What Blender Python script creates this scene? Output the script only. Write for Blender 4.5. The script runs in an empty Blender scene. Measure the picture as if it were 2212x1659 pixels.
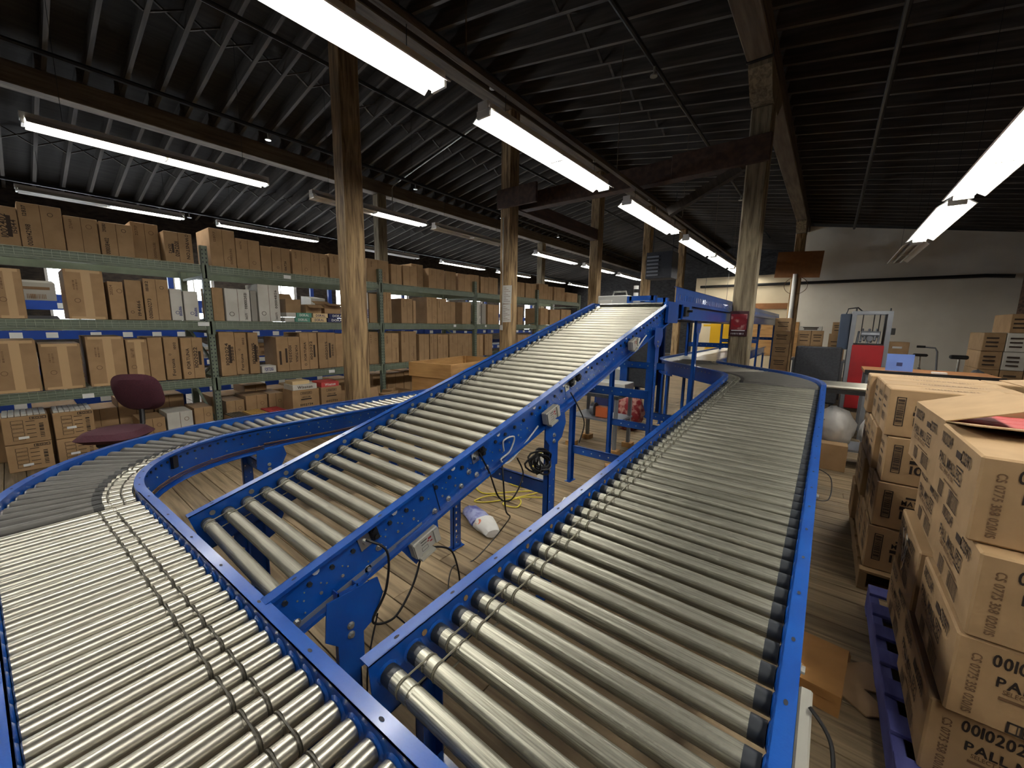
import bpy, math, random
from mathutils import Matrix, Vector
random.seed(7)
SC = bpy.context.scene
COL = SC.collection
PI = math.pi

# ------------------------------------------------------------------ camera, world, exposure
def cam_matrix(yaw, pitch, roll, loc):
    a, b, c = (math.radians(v) for v in (yaw, pitch, roll))
    fwd = Vector((-math.sin(a) * math.cos(b), math.cos(a) * math.cos(b), math.sin(b)))
    r = Vector((math.cos(a), math.sin(a), 0)); u = r.cross(fwd)
    r2 = r * math.cos(c) + u * math.sin(c); u2 = u * math.cos(c) - r * math.sin(c)
    m = Matrix.Identity(4)
    for i in range(3):
        m[i][0], m[i][1], m[i][2], m[i][3] = r2[i], u2[i], -fwd[i], loc[i]
    return m
cam_d = bpy.data.cameras.new('camera')
cam_d.sensor_width = 36.0
cam_d.lens = 855.0 / 2212.0 * 36.0
cam_d.clip_start = 0.02; cam_d.clip_end = 200
cam = bpy.data.objects.new('camera', cam_d); COL.objects.link(cam)
cam.matrix_world = cam_matrix(38.37, -8.73, 0.93, (0, 0, 1.6))
SC.camera = cam

world = bpy.data.worlds.new('world'); SC.world = world
world.use_nodes = True
bg = world.node_tree.nodes['Background']
bg.inputs[0].default_value = (0.85, 0.92, 1.0, 1); bg.inputs[1].default_value = 0.15

vs = SC.view_settings
vs.view_transform = 'Standard'; vs.look = 'None'; vs.gamma = 1.0; vs.use_curve_mapping = False
vs.exposure = 1.12
SC.cycles.use_denoising = True
SC.cycles.max_bounces = 4; SC.cycles.diffuse_bounces = 3; SC.cycles.glossy_bounces = 2
SC.cycles.use_adaptive_sampling = True; SC.cycles.adaptive_threshold = 0.1; SC.cycles.adaptive_min_samples = 16
SC.cycles.light_sampling_threshold = 0.05
SC.cycles.sample_clamp_indirect = 4.0
SC.cycles.caustics_reflective = False; SC.cycles.caustics_refractive = False
TUBE_POWER = 22.0
DAY_POWER = 9.0

# ------------------------------------------------------------------ materials
def srgb(r, g, b):
    f = lambda c: (c / 255) / 12.92 if c / 255 <= 0.04045 else ((c / 255 + 0.055) / 1.055) ** 2.4
    return (f(r), f(g), f(b), 1)
def M(name, c1, c2=None, rough=0.5, metal=0.0, scale=4.0, stretch=(1, 1, 1), bump=0.0, bscale=None, detail=5.0, lo=0.35, hi=0.65,
      vary=0.0, coat=0.0, spec=None, rough2=None, dist=0.0):
    m = bpy.data.materials.new(name); m.use_nodes = True
    nt = m.node_tree; n = nt.nodes; l = nt.links
    b = n['Principled BSDF']
    b.inputs['Roughness'].default_value = rough; b.inputs['Metallic'].default_value = metal
    if coat: b.inputs['Coat Weight'].default_value = coat; b.inputs['Coat Roughness'].default_value = 0.12
    if spec is not None: b.inputs['Specular IOR Level'].default_value = spec
    b.inputs['Base Color'].default_value = c1
    if c2 is None and not bump and not vary: return m
    tc = n.new('ShaderNodeTexCoord'); mp = n.new('ShaderNodeMapping')
    mp.inputs['Scale'].default_value = stretch
    oi = n.new('ShaderNodeObjectInfo')
    off = n.new('ShaderNodeVectorMath'); off.operation = 'SCALE'
    cmb = n.new('ShaderNodeCombineXYZ')
    for k in range(3): l.new(oi.outputs['Random'], cmb.inputs[k])
    l.new(cmb.outputs[0], off.inputs[0]); off.inputs['Scale'].default_value = 37.0
    add = n.new('ShaderNodeVectorMath'); add.operation = 'ADD'
    l.new(tc.outputs['Object'], mp.inputs['Vector'])
    l.new(mp.outputs[0], add.inputs[0]); l.new(off.outputs[0], add.inputs[1])
    nz = n.new('ShaderNodeTexNoise'); nz.inputs['Scale'].default_value = scale; nz.inputs['Detail'].default_value = min(detail, 4)
    nz.inputs['Distortion'].default_value = dist
    l.new(add.outputs[0], nz.inputs['Vector'])
    rp = n.new('ShaderNodeMapRange'); rp.inputs[1].default_value = lo; rp.inputs[2].default_value = hi
    l.new(nz.outputs['Fac'], rp.inputs[0])
    col = None
    if c2 is not None:
        mx = n.new('ShaderNodeMix'); mx.data_type = 'RGBA'
        mx.inputs[6].default_value = c1; mx.inputs[7].default_value = c2
        l.new(rp.outputs[0], mx.inputs[0]); col = mx.outputs[2]
    if vary:
        hs = n.new('ShaderNodeHueSaturation')
        if col: l.new(col, hs.inputs['Color'])
        else: hs.inputs['Color'].default_value = c1
        mr = n.new('ShaderNodeMapRange'); mr.inputs[3].default_value = 1 - vary; mr.inputs[4].default_value = 1 + vary
        l.new(oi.outputs['Random'], mr.inputs[0]); l.new(mr.outputs[0], hs.inputs['Value'])
        col = hs.outputs[0]
    if col: l.new(col, b.inputs['Base Color'])
    if rough2 is not None:
        rr = n.new('ShaderNodeMapRange'); rr.inputs[3].default_value = rough; rr.inputs[4].default_value = rough2
        l.new(rp.outputs[0], rr.inputs[0]); l.new(rr.outputs[0], b.inputs['Roughness'])
    if bump:
        bp = n.new('ShaderNodeBump'); bp.inputs['Strength'].default_value = bump; bp.inputs['Distance'].default_value = 0.01
        if bscale:
            n2 = n.new('ShaderNodeTexNoise'); n2.inputs['Scale'].default_value = bscale; n2.inputs['Detail'].default_value = 2
            l.new(add.outputs[0], n2.inputs['Vector']); l.new(n2.outputs['Fac'], bp.inputs['Height'])
        else: l.new(nz.outputs['Fac'], bp.inputs['Height'])
        l.new(bp.outputs[0], b.inputs['Normal'])
    return m
def EM(name, color, strength):
    m = bpy.data.materials.new(name); m.use_nodes = True
    b = m.node_tree.nodes['Principled BSDF']
    b.inputs['Base Color'].default_value = (0.8, 0.8, 0.8, 1)
    b.inputs['Emission Color'].default_value = color; b.inputs['Emission Strength'].default_value = strength
    return m
K = {}
K['blue'] = M('blue_paint', srgb(14, 76, 160), srgb(12, 68, 150), rough=0.28, scale=9, coat=0.35, bump=0.03, bscale=160)
K['zinc'] = M('zinc_roller', srgb(208, 204, 192), srgb(168, 165, 153), rough=0.3, rough2=0.35, metal=0.92, scale=3.0, stretch=(1.2, 90, 90), lo=0.36, hi=0.74, vary=0.06, detail=7)
K['zinc_dull'] = M('worn_zinc_roller', srgb(188, 186, 172), srgb(116, 114, 102), rough=0.36, rough2=0.44, metal=0.86, scale=3.2, stretch=(1.3, 90, 90), lo=0.36, hi=0.7, vary=0.1, detail=8)
K['zinc_incline'] = M('incline_roller_zinc', srgb(176, 173, 160), srgb(136, 133, 122), rough=0.44, rough2=0.5, metal=0.9, scale=3.0, stretch=(1.2, 90, 90), lo=0.36, hi=0.74, vary=0.06)
K['galv'] = M('galvanised', srgb(190, 190, 185), srgb(150, 150, 146), rough=0.35, metal=0.9, scale=14)
K['sleeve'] = M('grey_sleeve', srgb(84, 82, 78), srgb(70, 68, 65), rough=0.42, scale=5, stretch=(2, 30, 30), vary=0.08)
K['black'] = M('black_plastic', srgb(26, 26, 28), rough=0.45)
K['capgrey'] = M('dark_end_cap', srgb(40, 44, 50), rough=0.4)
K['band'] = M('drive_band', srgb(112, 108, 92), rough=0.5)
K['band_dark'] = M('drive_band_dark', srgb(64, 60, 50), rough=0.45)
K['hole'] = M('hole_dark', srgb(8, 14, 40), rough=0.6)
K['bolt'] = M('bolt_zinc', srgb(205, 205, 200), rough=0.3, metal=0.85)
K['beltmetal'] = M('belt_bed', srgb(190, 188, 180), srgb(150, 150, 146), rough=0.3, metal=0.8, scale=6)
K['post'] = M('weathered_timber', srgb(172, 144, 104), srgb(92, 70, 46), rough=0.8, scale=2.4, stretch=(9, 9, 0.9), bump=0.9, bscale=7, lo=0.36, hi=0.68, vary=0.08, detail=9, dist=0.6)
K['post_grey'] = M('grey_timber', srgb(146, 134, 110), srgb(94, 82, 64), rough=0.85, scale=2.6, stretch=(9, 9, 0.9), bump=0.9, bscale=7, lo=0.36, hi=0.68, detail=9, dist=0.6)
K['beam'] = M('old_beam', srgb(108, 95, 78), srgb(76, 64, 52), rough=0.85, scale=2.2, stretch=(7, 0.6, 7), bump=0.4, bscale=6, detail=8)
K['redbeam'] = M('red_stained_beam', srgb(86, 64, 53), srgb(62, 45, 37), rough=0.8, scale=2.2, stretch=(6, 1, 6), bump=0.3, detail=8)
K['joist'] = M('dark_joist', srgb(86, 80, 74), srgb(64, 59, 55), rough=0.9, scale=2, stretch=(0.6, 8, 8), vary=0.12, detail=7)
K['deck'] = M('dark_roof_deck', srgb(56, 53, 50), srgb(44, 41, 39), rough=0.95, scale=3, stretch=(6, 0.5, 1))
K['pipe'] = M('black_iron_pipe', srgb(34, 34, 36), rough=0.5, metal=0.3)
K['conduit'] = M('conduit', srgb(170, 168, 160), rough=0.4, metal=0.7)
K['plank'] = M('floor_plank', srgb(148, 128, 98), srgb(94, 78, 57), rough=0.68, scale=2.6, stretch=(0.55, 9, 1), bump=0.22, lo=0.28, hi=0.72, vary=0.2, detail=9, dist=0.9, rough2=0.85)
K['subfloor'] = M('subfloor', srgb(52, 40, 28), rough=0.95)
K['green'] = M('sage_green_steel', srgb(110, 122, 106), srgb(98, 109, 94), rough=0.5, scale=8, vary=0.03)
K['wire'] = M('wire_deck', srgb(150, 160, 142), rough=0.45, metal=0.4)
K['rackblue'] = M('rack_blue', srgb(26, 64, 150), rough=0.45)
K['card'] = M('kraft_carton', srgb(168, 137, 101), srgb(155, 125, 90), rough=0.8, scale=7, stretch=(1, 1, 1), vary=0.11, bump=0.05, bscale=30)
K['card_near'] = M('kraft_case', srgb(178, 147, 108), srgb(168, 138, 100), rough=0.78, scale=9, vary=0.05, bump=0.06, bscale=60)
K['card_in'] = M('kraft_inner', srgb(150, 114, 76), rough=0.85)
K['tape'] = M('paper_tape', srgb(196, 164, 122), rough=0.55)
K['seam'] = M('flap_seam', srgb(92, 66, 42), rough=0.9)
K['ink'] = M('black_ink', srgb(58, 44, 34), rough=0.8)
K['inkblue'] = M('blue_ink', srgb(40, 50, 120), rough=0.8)
K['inkdark'] = M('dense_ink', srgb(40, 30, 26), rough=0.8)
K['inksoft'] = M('soft_ink', srgb(112, 84, 58), rough=0.8)
K['chalk'] = M('white_chalk', srgb(232, 224, 208), rough=0.9)
K['whitecard'] = M('white_carton', srgb(208, 206, 198), srgb(196, 193, 184), rough=0.7, scale=6, vary=0.05)
K['greycard'] = M('grey_carton', srgb(150, 146, 138), rough=0.75)
K['white'] = M('white_enamel', srgb(232, 232, 228), rough=0.4)
K['label'] = M('white_label', srgb(232, 234, 234), rough=0.6)
K['paper'] = M('white_paper', srgb(226, 226, 222), rough=0.7)
K['wall'] = M('white_plaster', srgb(240, 235, 222), srgb(228, 222, 208), rough=0.85, scale=1.2, detail=8, bump=0.05, bscale=40)
K['drywall'] = M('cream_panel_wall', srgb(224, 208, 176), srgb(212, 196, 164), rough=0.8, scale=1.5)
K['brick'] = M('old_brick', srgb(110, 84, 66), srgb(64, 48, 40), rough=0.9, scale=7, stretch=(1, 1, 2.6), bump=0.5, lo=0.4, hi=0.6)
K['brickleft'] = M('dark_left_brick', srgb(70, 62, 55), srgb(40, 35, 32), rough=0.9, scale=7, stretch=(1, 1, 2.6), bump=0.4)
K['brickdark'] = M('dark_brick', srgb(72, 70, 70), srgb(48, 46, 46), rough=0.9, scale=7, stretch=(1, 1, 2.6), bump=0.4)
K['board'] = M('brown_hardboard', srgb(142, 94, 52), srgb(132, 86, 46), rough=0.7, scale=12)
K['crate'] = M('crate_pine', srgb(182, 140, 86), srgb(150, 110, 64), rough=0.7, scale=2.5, stretch=(1, 1, 6), detail=7, lo=0.3, hi=0.7)
K['maroon'] = M('maroon_fabric', srgb(76, 34, 48), srgb(62, 26, 38), rough=0.9, scale=120)
K['darkgrey'] = M('dark_grey_pad', srgb(62, 64, 70), srgb(48, 50, 56), rough=0.85, scale=30, bump=0.15)
K['red'] = M('red_panel', srgb(158, 26, 34), srgb(140, 22, 30), rough=0.4, scale=3)
K['greysteel'] = M('grey_steel', srgb(128, 132, 140), rough=0.45, metal=0.4)
K['slate'] = M('slate_blue_steel', srgb(48, 62, 84), rough=0.45)
K['lightgrey'] = M('light_grey_box', srgb(196, 198, 196), rough=0.45)
K['modgrey'] = M('control_card', srgb(176, 174, 164), rough=0.5)
K['bag'] = M('white_plastic_film', srgb(222, 220, 216), srgb(204, 202, 198), rough=0.4, scale=6, bump=0.4, bscale=12)
K['bagblue'] = M('blue_print_film', srgb(74, 82, 150), srgb(150, 156, 196), rough=0.35, scale=9, lo=0.45, hi=0.6)
K['bagred'] = M('orange_print', srgb(206, 120, 96), rough=0.5)
K['yellowcord'] = M('yellow_cord', srgb(206, 190, 66), rough=0.5)
K['yellow'] = M('yellow_paint', srgb(236, 184, 24), rough=0.5)
K['pallet'] = M('blue_pallet_wood', srgb(92, 95, 160), srgb(66, 68, 128), rough=0.75, scale=4, stretch=(5, 1, 1))
K['palletwood'] = M('bare_pallet_wood', srgb(140, 112, 78), rough=0.85)
K['paperbag'] = M('brown_paper_bag', srgb(176, 128, 72), srgb(160, 114, 62), rough=0.8, scale=5, bump=0.2, bscale=9)
K['bluefolder'] = M('blue_folder', srgb(96, 126, 200), rough=0.5)
K['screengrey'] = M('machine_window', srgb(120, 124, 130), rough=0.3)
K['orange'] = M('orange_plastic', srgb(206, 106, 60), rough=0.5)
K['teal'] = M('teal_print', srgb(90, 150, 132), rough=0.6)
K['navy'] = M('navy_print', srgb(34, 42, 92), rough=0.6)
K['cream'] = M('cream_print', srgb(222, 196, 150), rough=0.6)
K['goldtops'] = M('gold_carton_tops', srgb(206, 168, 96), rough=0.6)
K['redtops'] = M('red_carton_tops', srgb(186, 66, 66), rough=0.6)
K['darktops'] = M('dark_carton_tops', srgb(84, 78, 68), rough=0.6)
K['tube_on'] = EM('lit_tube', (1.0, 0.965, 0.88, 1), TUBE_POWER)
K['tube_off'] = M('unlit_tube', srgb(205, 204, 198), rough=0.35)
K['day'] = EM('daylit_glass', (0.86, 0.93, 1.0, 1), DAY_POWER)
K['spot'] = EM('small_lamp', (1.0, 0.96, 0.9, 1), 12.0)
K['poster'] = M('poster_red', srgb(136, 34, 44), srgb(196, 150, 140), rough=0.5, scale=10, lo=0.5, hi=0.62)
K['posterdark'] = M('poster_dark', srgb(60, 22, 28), rough=0.5)

# ------------------------------------------------------------------ mesh helpers
class MB:
    def __init__(s): s.v = []; s.f = []; s.mi = []; s.cur = 0
    def add(s, vs, fs, mat=None):
        o = len(s.v)
        for p in vs:
            s.v.append(tuple(mat @ Vector(p)) if mat is not None else tuple(p))
        for f in fs: s.f.append(tuple(i + o for i in f)); s.mi.append(s.cur)
        return s
    def box(s, x0, x1, y0, y1, z0, z1, mat=None):
        if x0 > x1: x0, x1 = x1, x0
        if y0 > y1: y0, y1 = y1, y0
        if z0 > z1: z0, z1 = z1, z0
        v = [(x0, y0, z0), (x1, y0, z0), (x1, y1, z0), (x0, y1, z0), (x0, y0, z1), (x1, y0, z1), (x1, y1, z1), (x0, y1, z1)]
        f = [(0, 3, 2, 1), (4, 5, 6, 7), (0, 1, 5, 4), (1, 2, 6, 5), (2, 3, 7, 6), (3, 0, 4, 7)]
        return s.add(v, f, mat)
    def bbox(s, x0, x1, y0, y1, z0, z1, r=0.004, mat=None):
        """box with chamfered edges"""
        xs, ys, zs = (x0, x1), (y0, y1), (z0, z1)
        v = []; idx = {}
        for i in (0, 1):
            for j in (0, 1):
                for k in (0, 1):
                    sx, sy, sz = (1 if i == 0 else -1), (1 if j == 0 else -1), (1 if k == 0 else -1)
                    b = (xs[i], ys[j], zs[k])
                    idx[i, j, k, 'x'] = len(v); v.append((b[0], b[1] + sy * r, b[2] + sz * r))
                    idx[i, j, k, 'y'] = len(v); v.append((b[0] + sx * r, b[1], b[2] + sz * r))
                    idx[i, j, k, 'z'] = len(v); v.append((b[0] + sx * r, b[1] + sy * r, b[2]))
        f = []
        g = lambda i, j, k, a: idx[i, j, k, a]
        f += [(g(0,0,0,'x'), g(0,0,1,'x'), g(0,1,1,'x'), g(0,1,0,'x')), (g(1,0,0,'x'), g(1,1,0,'x'), g(1,1,1,'x'), g(1,0,1,'x'))]
        f += [(g(0,0,0,'y'), g(1,0,0,'y'), g(1,0,1,'y'), g(0,0,1,'y')), (g(0,1,0,'y'), g(0,1,1,'y'), g(1,1,1,'y'), g(1,1,0,'y'))]
        f += [(g(0,0,0,'z'), g(0,1,0,'z'), g(1,1,0,'z'), g(1,0,0,'z')), (g(0,0,1,'z'), g(1,0,1,'z'), g(1,1,1,'z'), g(0,1,1,'z'))]
        for i in (0, 1):
            for j in (0, 1):
                q = (g(i,j,0,'x'), g(i,j,1,'x'), g(i,j,1,'y'), g(i,j,0,'y')); f.append(q if (i + j) % 2 else q[::-1])
                q = (g(i,0,j,'x'), g(i,0,j,'z'), g(i,1,j,'z'), g(i,1,j,'x')); f.append(q if (i + j) % 2 == 0 else q[::-1])
                q = (g(0,i,j,'y'), g(1,i,j,'y'), g(1,i,j,'z'), g(0,i,j,'z')); f.append(q if (i + j) % 2 == 0 else q[::-1])
                for k in (0, 1):
                    q = (g(i,j,k,'x'), g(i,j,k,'y'), g(i,j,k,'z')); f.append(q if (i + j + k) % 2 else q[::-1])
        return s.add(v, f, mat)
    def cyl(s, p0, p1, r0, r1=None, n=12, mat=None, caps=True):
        r1 = r0 if r1 is None else r1
        p0, p1 = Vector(p0), Vector(p1); d = (p1 - p0).normalized()
        a = d.orthogonal().normalized(); b = d.cross(a)
        v = []
        for p, r in ((p0, r0), (p1, r1)):
            for i in range(n):
                t = 2 * PI * i / n; v.append(p + a * (r * math.cos(t)) + b * (r * math.sin(t)))
        f = [(i, (i + 1) % n, n + (i + 1) % n, n + i) for i in range(n)]
        if caps: f += [tuple(range(n - 1, -1, -1)), tuple(range(n, 2 * n))]
        return s.add(v, f, mat)
    def lathe(s, prof, n=16, axis='x', mat=None):
        """profile [(t, r)] revolved about an axis"""
        v = []; f = []
        for (t, r) in prof:
            for i in range(n):
                a = 2 * PI * i / n; c, q = r * math.cos(a), r * math.sin(a)
                v.append((t, c, q) if axis == 'x' else ((c, q, t) if axis == 'z' else (q, t, c)))
        m = len(prof)
        for j in range(m - 1):
            for i in range(n):
                f.append((j * n + i, j * n + (i + 1) % n, (j + 1) * n + (i + 1) % n, (j + 1) * n + i)[::-1])
        f.append(tuple(range(n))); f.append(tuple((m - 1) * n + i for i in range(n - 1, -1, -1)))
        return s.add(v, f, mat)
    def tube(s, pts, r, n=6, closed=False, mat=None):
        P = [Vector(p) for p in pts]; m = len(P); v = []; f = []
        up = None
        for k in range(m):
            if closed: d = P[(k + 1) % m] - P[k - 1]
            else: d = P[min(k + 1, m - 1)] - P[max(k - 1, 0)]
            d = d.normalized() if d.length > 1e-9 else Vector((0, 0, 1))
            if up is None: up = d.orthogonal().normalized()
            up = (up - d * up.dot(d)); up = up.normalized() if up.length > 1e-6 else d.orthogonal().normalized()
            b = d.cross(up)
            for i in range(n):
                t = 2 * PI * i / n; v.append(P[k] + up * (r * math.cos(t)) + b * (r * math.sin(t)))
        for k in range(m if closed else m - 1):
            k2 = (k + 1) % m
            for i in range(n): f.append((k * n + i, k * n + (i + 1) % n, k2 * n + (i + 1) % n, k2 * n + i))
        if not closed: f += [tuple(range(n - 1, -1, -1)), tuple((m - 1) * n + i for i in range(n))]
        return s.add(v, f, mat)
    def prism(s, poly, axis, t0, t1, mat=None):
        """polygon [(a, b)] extruded along axis: 'x' -> (t,a,b), 'y' -> (a,t,b), 'z' -> (a,b,t)"""
        def q(t, a, b): return (t, a, b) if axis == 'x' else ((a, t, b) if axis == 'y' else (a, b, t))
        n = len(poly)
        v = [q(t0, a, b) for a, b in poly] + [q(t1, a, b) for a, b in poly]
        f = [tuple(range(n)), tuple(range(2 * n - 1, n - 1, -1))] + [(i, n + i, n + (i + 1) % n, (i + 1) % n) for i in range(n)]
        return s.add(v, f, mat)
    def disc(s, c, nrm, r, n=10, mat=None, sx=1.0, t=None):
        c, nrm = Vector(c), Vector(nrm).normalized()
        a = Vector(t).normalized() if t is not None else nrm.orthogonal().normalized(); b = nrm.cross(a)
        v = [c + a * (r * sx * math.cos(2 * PI * i / n)) + b * (r * math.sin(2 * PI * i / n)) for i in range(n)]
        return s.add(v, [tuple(range(n))], mat)
    def mesh(s, name, mats):
        me = bpy.data.meshes.new(name); me.from_pydata(s.v, [], s.f)
        for m in (mats if isinstance(mats, (list, tuple)) else [mats]): me.materials.append(K[m] if isinstance(m, str) else m)
        me.polygons.foreach_set('use_smooth', [True] * len(me.polygons))
        if any(s.mi): me.polygons.foreach_set('material_index', s.mi)
        try: me.set_sharp_from_angle(angle=0.6)
        except Exception: pass
        me.update()
        return me
    def build(s, name, mats, parent=None, mat=None):
        return link(name, s.mesh(name, mats), parent, mat)
def link(name, me, parent=None, mat=None):
    o = bpy.data.objects.new(name, me); COL.objects.link(o)
    if parent is not None: o.parent = parent
    if mat is not None: o.matrix_basis = mat
    return o
def tag(o, label=None, cat=None, group=None, kind=None):
    if label: o['label'] = label
    if cat: o['category'] = cat
    if group: o['group'] = group
    if kind: o['kind'] = kind
    return o
def thing(name, label, cat, loc=(0, 0, 0), rot=(0, 0, 0), group=None, mat=None):
    o = bpy.data.objects.new(name, None); COL.objects.link(o); o.empty_display_size = 0.1
    if mat is not None: o.matrix_basis = mat
    else: o.location = loc; o.rotation_euler = rot
    return tag(o, label, cat, group)
def T(x, y, z): return Matrix.Translation((x, y, z))
def RZ(a): return Matrix.Rotation(a, 4, 'Z')
def RX(a): return Matrix.Rotation(a, 4, 'X')
def RY(a): return Matrix.Rotation(a, 4, 'Y')
ORD = ['first', 'second', 'third', 'fourth', 'fifth', 'sixth', 'seventh', 'eighth', 'ninth', 'tenth', 'eleventh', 'twelfth', 'thirteenth',
       'fourteenth', 'fifteenth', 'sixteenth', 'seventeenth', 'eighteenth', 'nineteenth', 'twentieth', 'twenty-first', 'twenty-second',
       'twenty-third', 'twenty-fourth', 'twenty-fifth', 'twenty-sixth', 'twenty-seventh', 'twenty-eighth', 'twenty-ninth', 'thirtieth']
# lettering as flat mesh, composed from glyphs of the built-in font
def _glyphs(chars):
    obs = []
    for ch in chars:
        c = bpy.data.curves.new('glyph', 'FONT'); c.body = ch; c.size = 1.0; c.resolution_u = 3; c.offset = 0.022
        o = bpy.data.objects.new('glyph', c); COL.objects.link(o); obs.append(o)
    dg = bpy.context.evaluated_depsgraph_get(); dg.update(); out = {}
    for ch, o in zip(chars, obs):
        e = o.evaluated_get(dg); me = e.to_mesh()
        v = [(p.co.x, p.co.y) for p in me.vertices]; f = [tuple(p.vertices) for p in me.polygons]
        x0 = min(p[0] for p in v); out[ch] = ([(p[0] - x0, p[1]) for p in v], f, max(p[0] for p in v) - x0)
        e.to_mesh_clear()
    for o in obs:
        c = o.data; bpy.data.objects.remove(o); bpy.data.curves.remove(c)
    return out
GLYPH = _glyphs('ABCDEFGHIJKLMNOPQRSTUVWXYZabcdefghijklmnopqrstuvwxyz0123456789/')
_TX = {}
def text_geo(s):
    if s not in _TX:
        v, f, x = [], [], 0.0
        for ch in s:
            if ch not in GLYPH: x += 0.3; continue
            gv, gf, w = GLYPH[ch]; o = len(v)
            v += [(p[0] + x, p[1]) for p in gv]; f += [tuple(i + o for i in q) for q in gf]; x += w + 0.075
        xs = [p[0] for p in v]; ys = [p[1] for p in v]
        cx, cy, w, h = (max(xs) + min(xs)) / 2, (max(ys) + min(ys)) / 2, max(xs) - min(xs), max(ys) - min(ys)
        _TX[s] = ([(p[0] - cx, p[1] - cy) for p in v], f, w, h)
    return _TX[s]
def print_items(mb, items, W, H, frame):
    """items in face metres, origin at face centre; frame maps (u, v, 0) to local space"""
    for it in items:
        k = it[0]
        if k == 't':
            _, s, cx, cy, h, rot, wid = it
            v, f, w0, h0 = text_geo(s)
            sy = h / h0; sx = (wid / w0) if wid else sy
            ca, sa = math.cos(math.radians(rot)), math.sin(math.radians(rot))
            pts = [(cx + ca * x * sx - sa * y * sy, cy + sa * x * sx + ca * y * sy, 0) for x, y in v]
            mb.add(pts, f, frame)
        elif k == 'r':
            _, cx, cy, w, h = it
            mb.add([(cx - w/2, cy - h/2, 0), (cx + w/2, cy - h/2, 0), (cx + w/2, cy + h/2, 0), (cx - w/2, cy + h/2, 0)], [(0, 1, 2, 3)], frame)
        elif k == 'o':
            _, cx, cy, w, h, t = it
            for a in ((cx, cy + h/2 - t/2, w, t), (cx, cy - h/2 + t/2, w, t), (cx - w/2 + t/2, cy, t, h), (cx + w/2 - t/2, cy, t, h)):
                print_items(mb, [('r',) + a], W, H, frame)
        elif k == 'bars':
            _, cx, cy, w, h, n, vert = it
            rs = random.Random(int(abs(cx * 999 + cy * 777 + n)))
            L = h if vert else w; p = -L / 2
            while p < L / 2 - 0.002:
                b = L / n * rs.choice((0.35, 0.5, 0.8))
                if vert: print_items(mb, [('r', cx, cy + p + b/2, w, b)], W, H, frame)
                else: print_items(mb, [('r', cx + p + b/2, cy, b, h)], W, H, frame)
                p += L / n
        elif k == 'ring':
            _, cx, cy, r, t = it; n = 16
            v = [(cx + q * math.cos(2*PI*i/n), cy + q * math.sin(2*PI*i/n), 0) for q in (r, r - t) for i in range(n)]
            mb.add(v, [(i, (i+1) % n, n + (i+1) % n, n + i) for i in range(n)], frame)
def face_frame(face, dx, dy, h, eps=0.0012):
    """frame for a printed face of a box centred in x,y with base at z=0"""
    m = Matrix.Identity(4)
    ux, org = {'+x': ((0, 1, 0), (dx/2 + eps, 0, h/2)), '-x': ((0, -1, 0), (-dx/2 - eps, 0, h/2)),
               '-y': ((1, 0, 0), (0, -dy/2 - eps, h/2)), '+y': ((-1, 0, 0), (0, dy/2 + eps, h/2)), '+z': ((1, 0, 0), (0, 0, h + eps))}[face]
    uy = (0, 0, 1) if face != '+z' else (0, 1, 0)
    nz = Vector(ux).cross(Vector(uy))
    for i in range(3): m[i][0], m[i][1], m[i][2], m[i][3] = ux[i], uy[i], nz[i], org[i]
    return m

# ------------------------------------------------------------------ setting: floor, roof, walls, windows
RIDGE_X, SLOPE = -5.1, 0.175
def zb(x): return 5.05 + SLOPE * (4.2 - abs(x - RIDGE_X))      # underside of the joists
YA, YB = -6.0, 24.0
XL, XR = -13.9, 3.9
floor = MB().box(XL - 0.3, XR + 0.3, YA - 0.3, YB + 0.3, -0.12, -0.028).build('floor', 'subfloor'); tag(floor, kind='structure')
rp = random.Random(3)
PW = 0.142
row = 0
y = -1.9
FAR = MB()
_pl = {}
while y < YB - 0.3:
    x = -8.2 + rp.uniform(-1.6, 0) if y < 9.6 else XL
    xe = XR
    while x < xe - 0.1:
        L = rp.choice((2.4, 3.0, 3.6, 4.2)) if y < 9.6 else 8.0
        L = min(L, xe - x)
        if xe - x - L < 0.5: L = xe - x
        if y < 9.6:
            key = round(L, 2)
            if key not in _pl:
                _pl[key] = MB().bbox(0.0012, key - 0.0012, 0.0025, PW - 0.0025, -0.028, 0.0, 0.0022).mesh('plank', 'plank')
            link('plank', _pl[key], floor, T(x, y, rp.uniform(-0.0022, 0)))
        else:
            FAR.box(x + 0.001, x + L - 0.001, y + 0.002, y + PW - 0.002, -0.028, rp.uniform(-0.002, 0))
        x += L
    y += PW
tag(FAR.build('plank_field', 'plank', floor), kind='stuff')
WM = MB(); yy = -1.9
while yy < 9.6:
    WM.box(XL, -8.3, yy + 0.002, yy + PW - 0.002, -0.028, -0.001); yy += PW
tag(WM.build('plank_field', 'plank', floor), kind='stuff')

# roof deck and joists
JH = 0.24
ceil = bpy.data.objects.new('ceiling', None); COL.objects.link(ceil); tag(ceil, kind='structure')
th = math.atan(SLOPE)
dk = MB()
for sgn, x1 in ((1, XR + 0.3), (-1, XL - 0.3)):
    z0, z1 = zb(RIDGE_X) + JH, zb(x1) + JH
    dk.add([(RIDGE_X, YA, z0), (x1, YA, z1), (x1, YB, z1), (RIDGE_X, YB, z0), (RIDGE_X, YA, z0 + .05), (x1, YA, z1 + .05), (x1, YB, z1 + .05), (RIDGE_X, YB, z0 + .05)],
           [(0, 1, 2, 3), (4, 5, 6, 7), (0, 4, 5, 1), (1, 5, 6, 2), (2, 6, 7, 3), (3, 7, 4, 0)])
dk.build('roof_deck', 'deck', ceil)
BAYS = [(XL - 0.1, -9.3), (-9.3, RIDGE_X), (RIDGE_X, -1.0), (-1.0, XR + 0.1)]
JP = 0.406
ny = 0
jm = []
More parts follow.
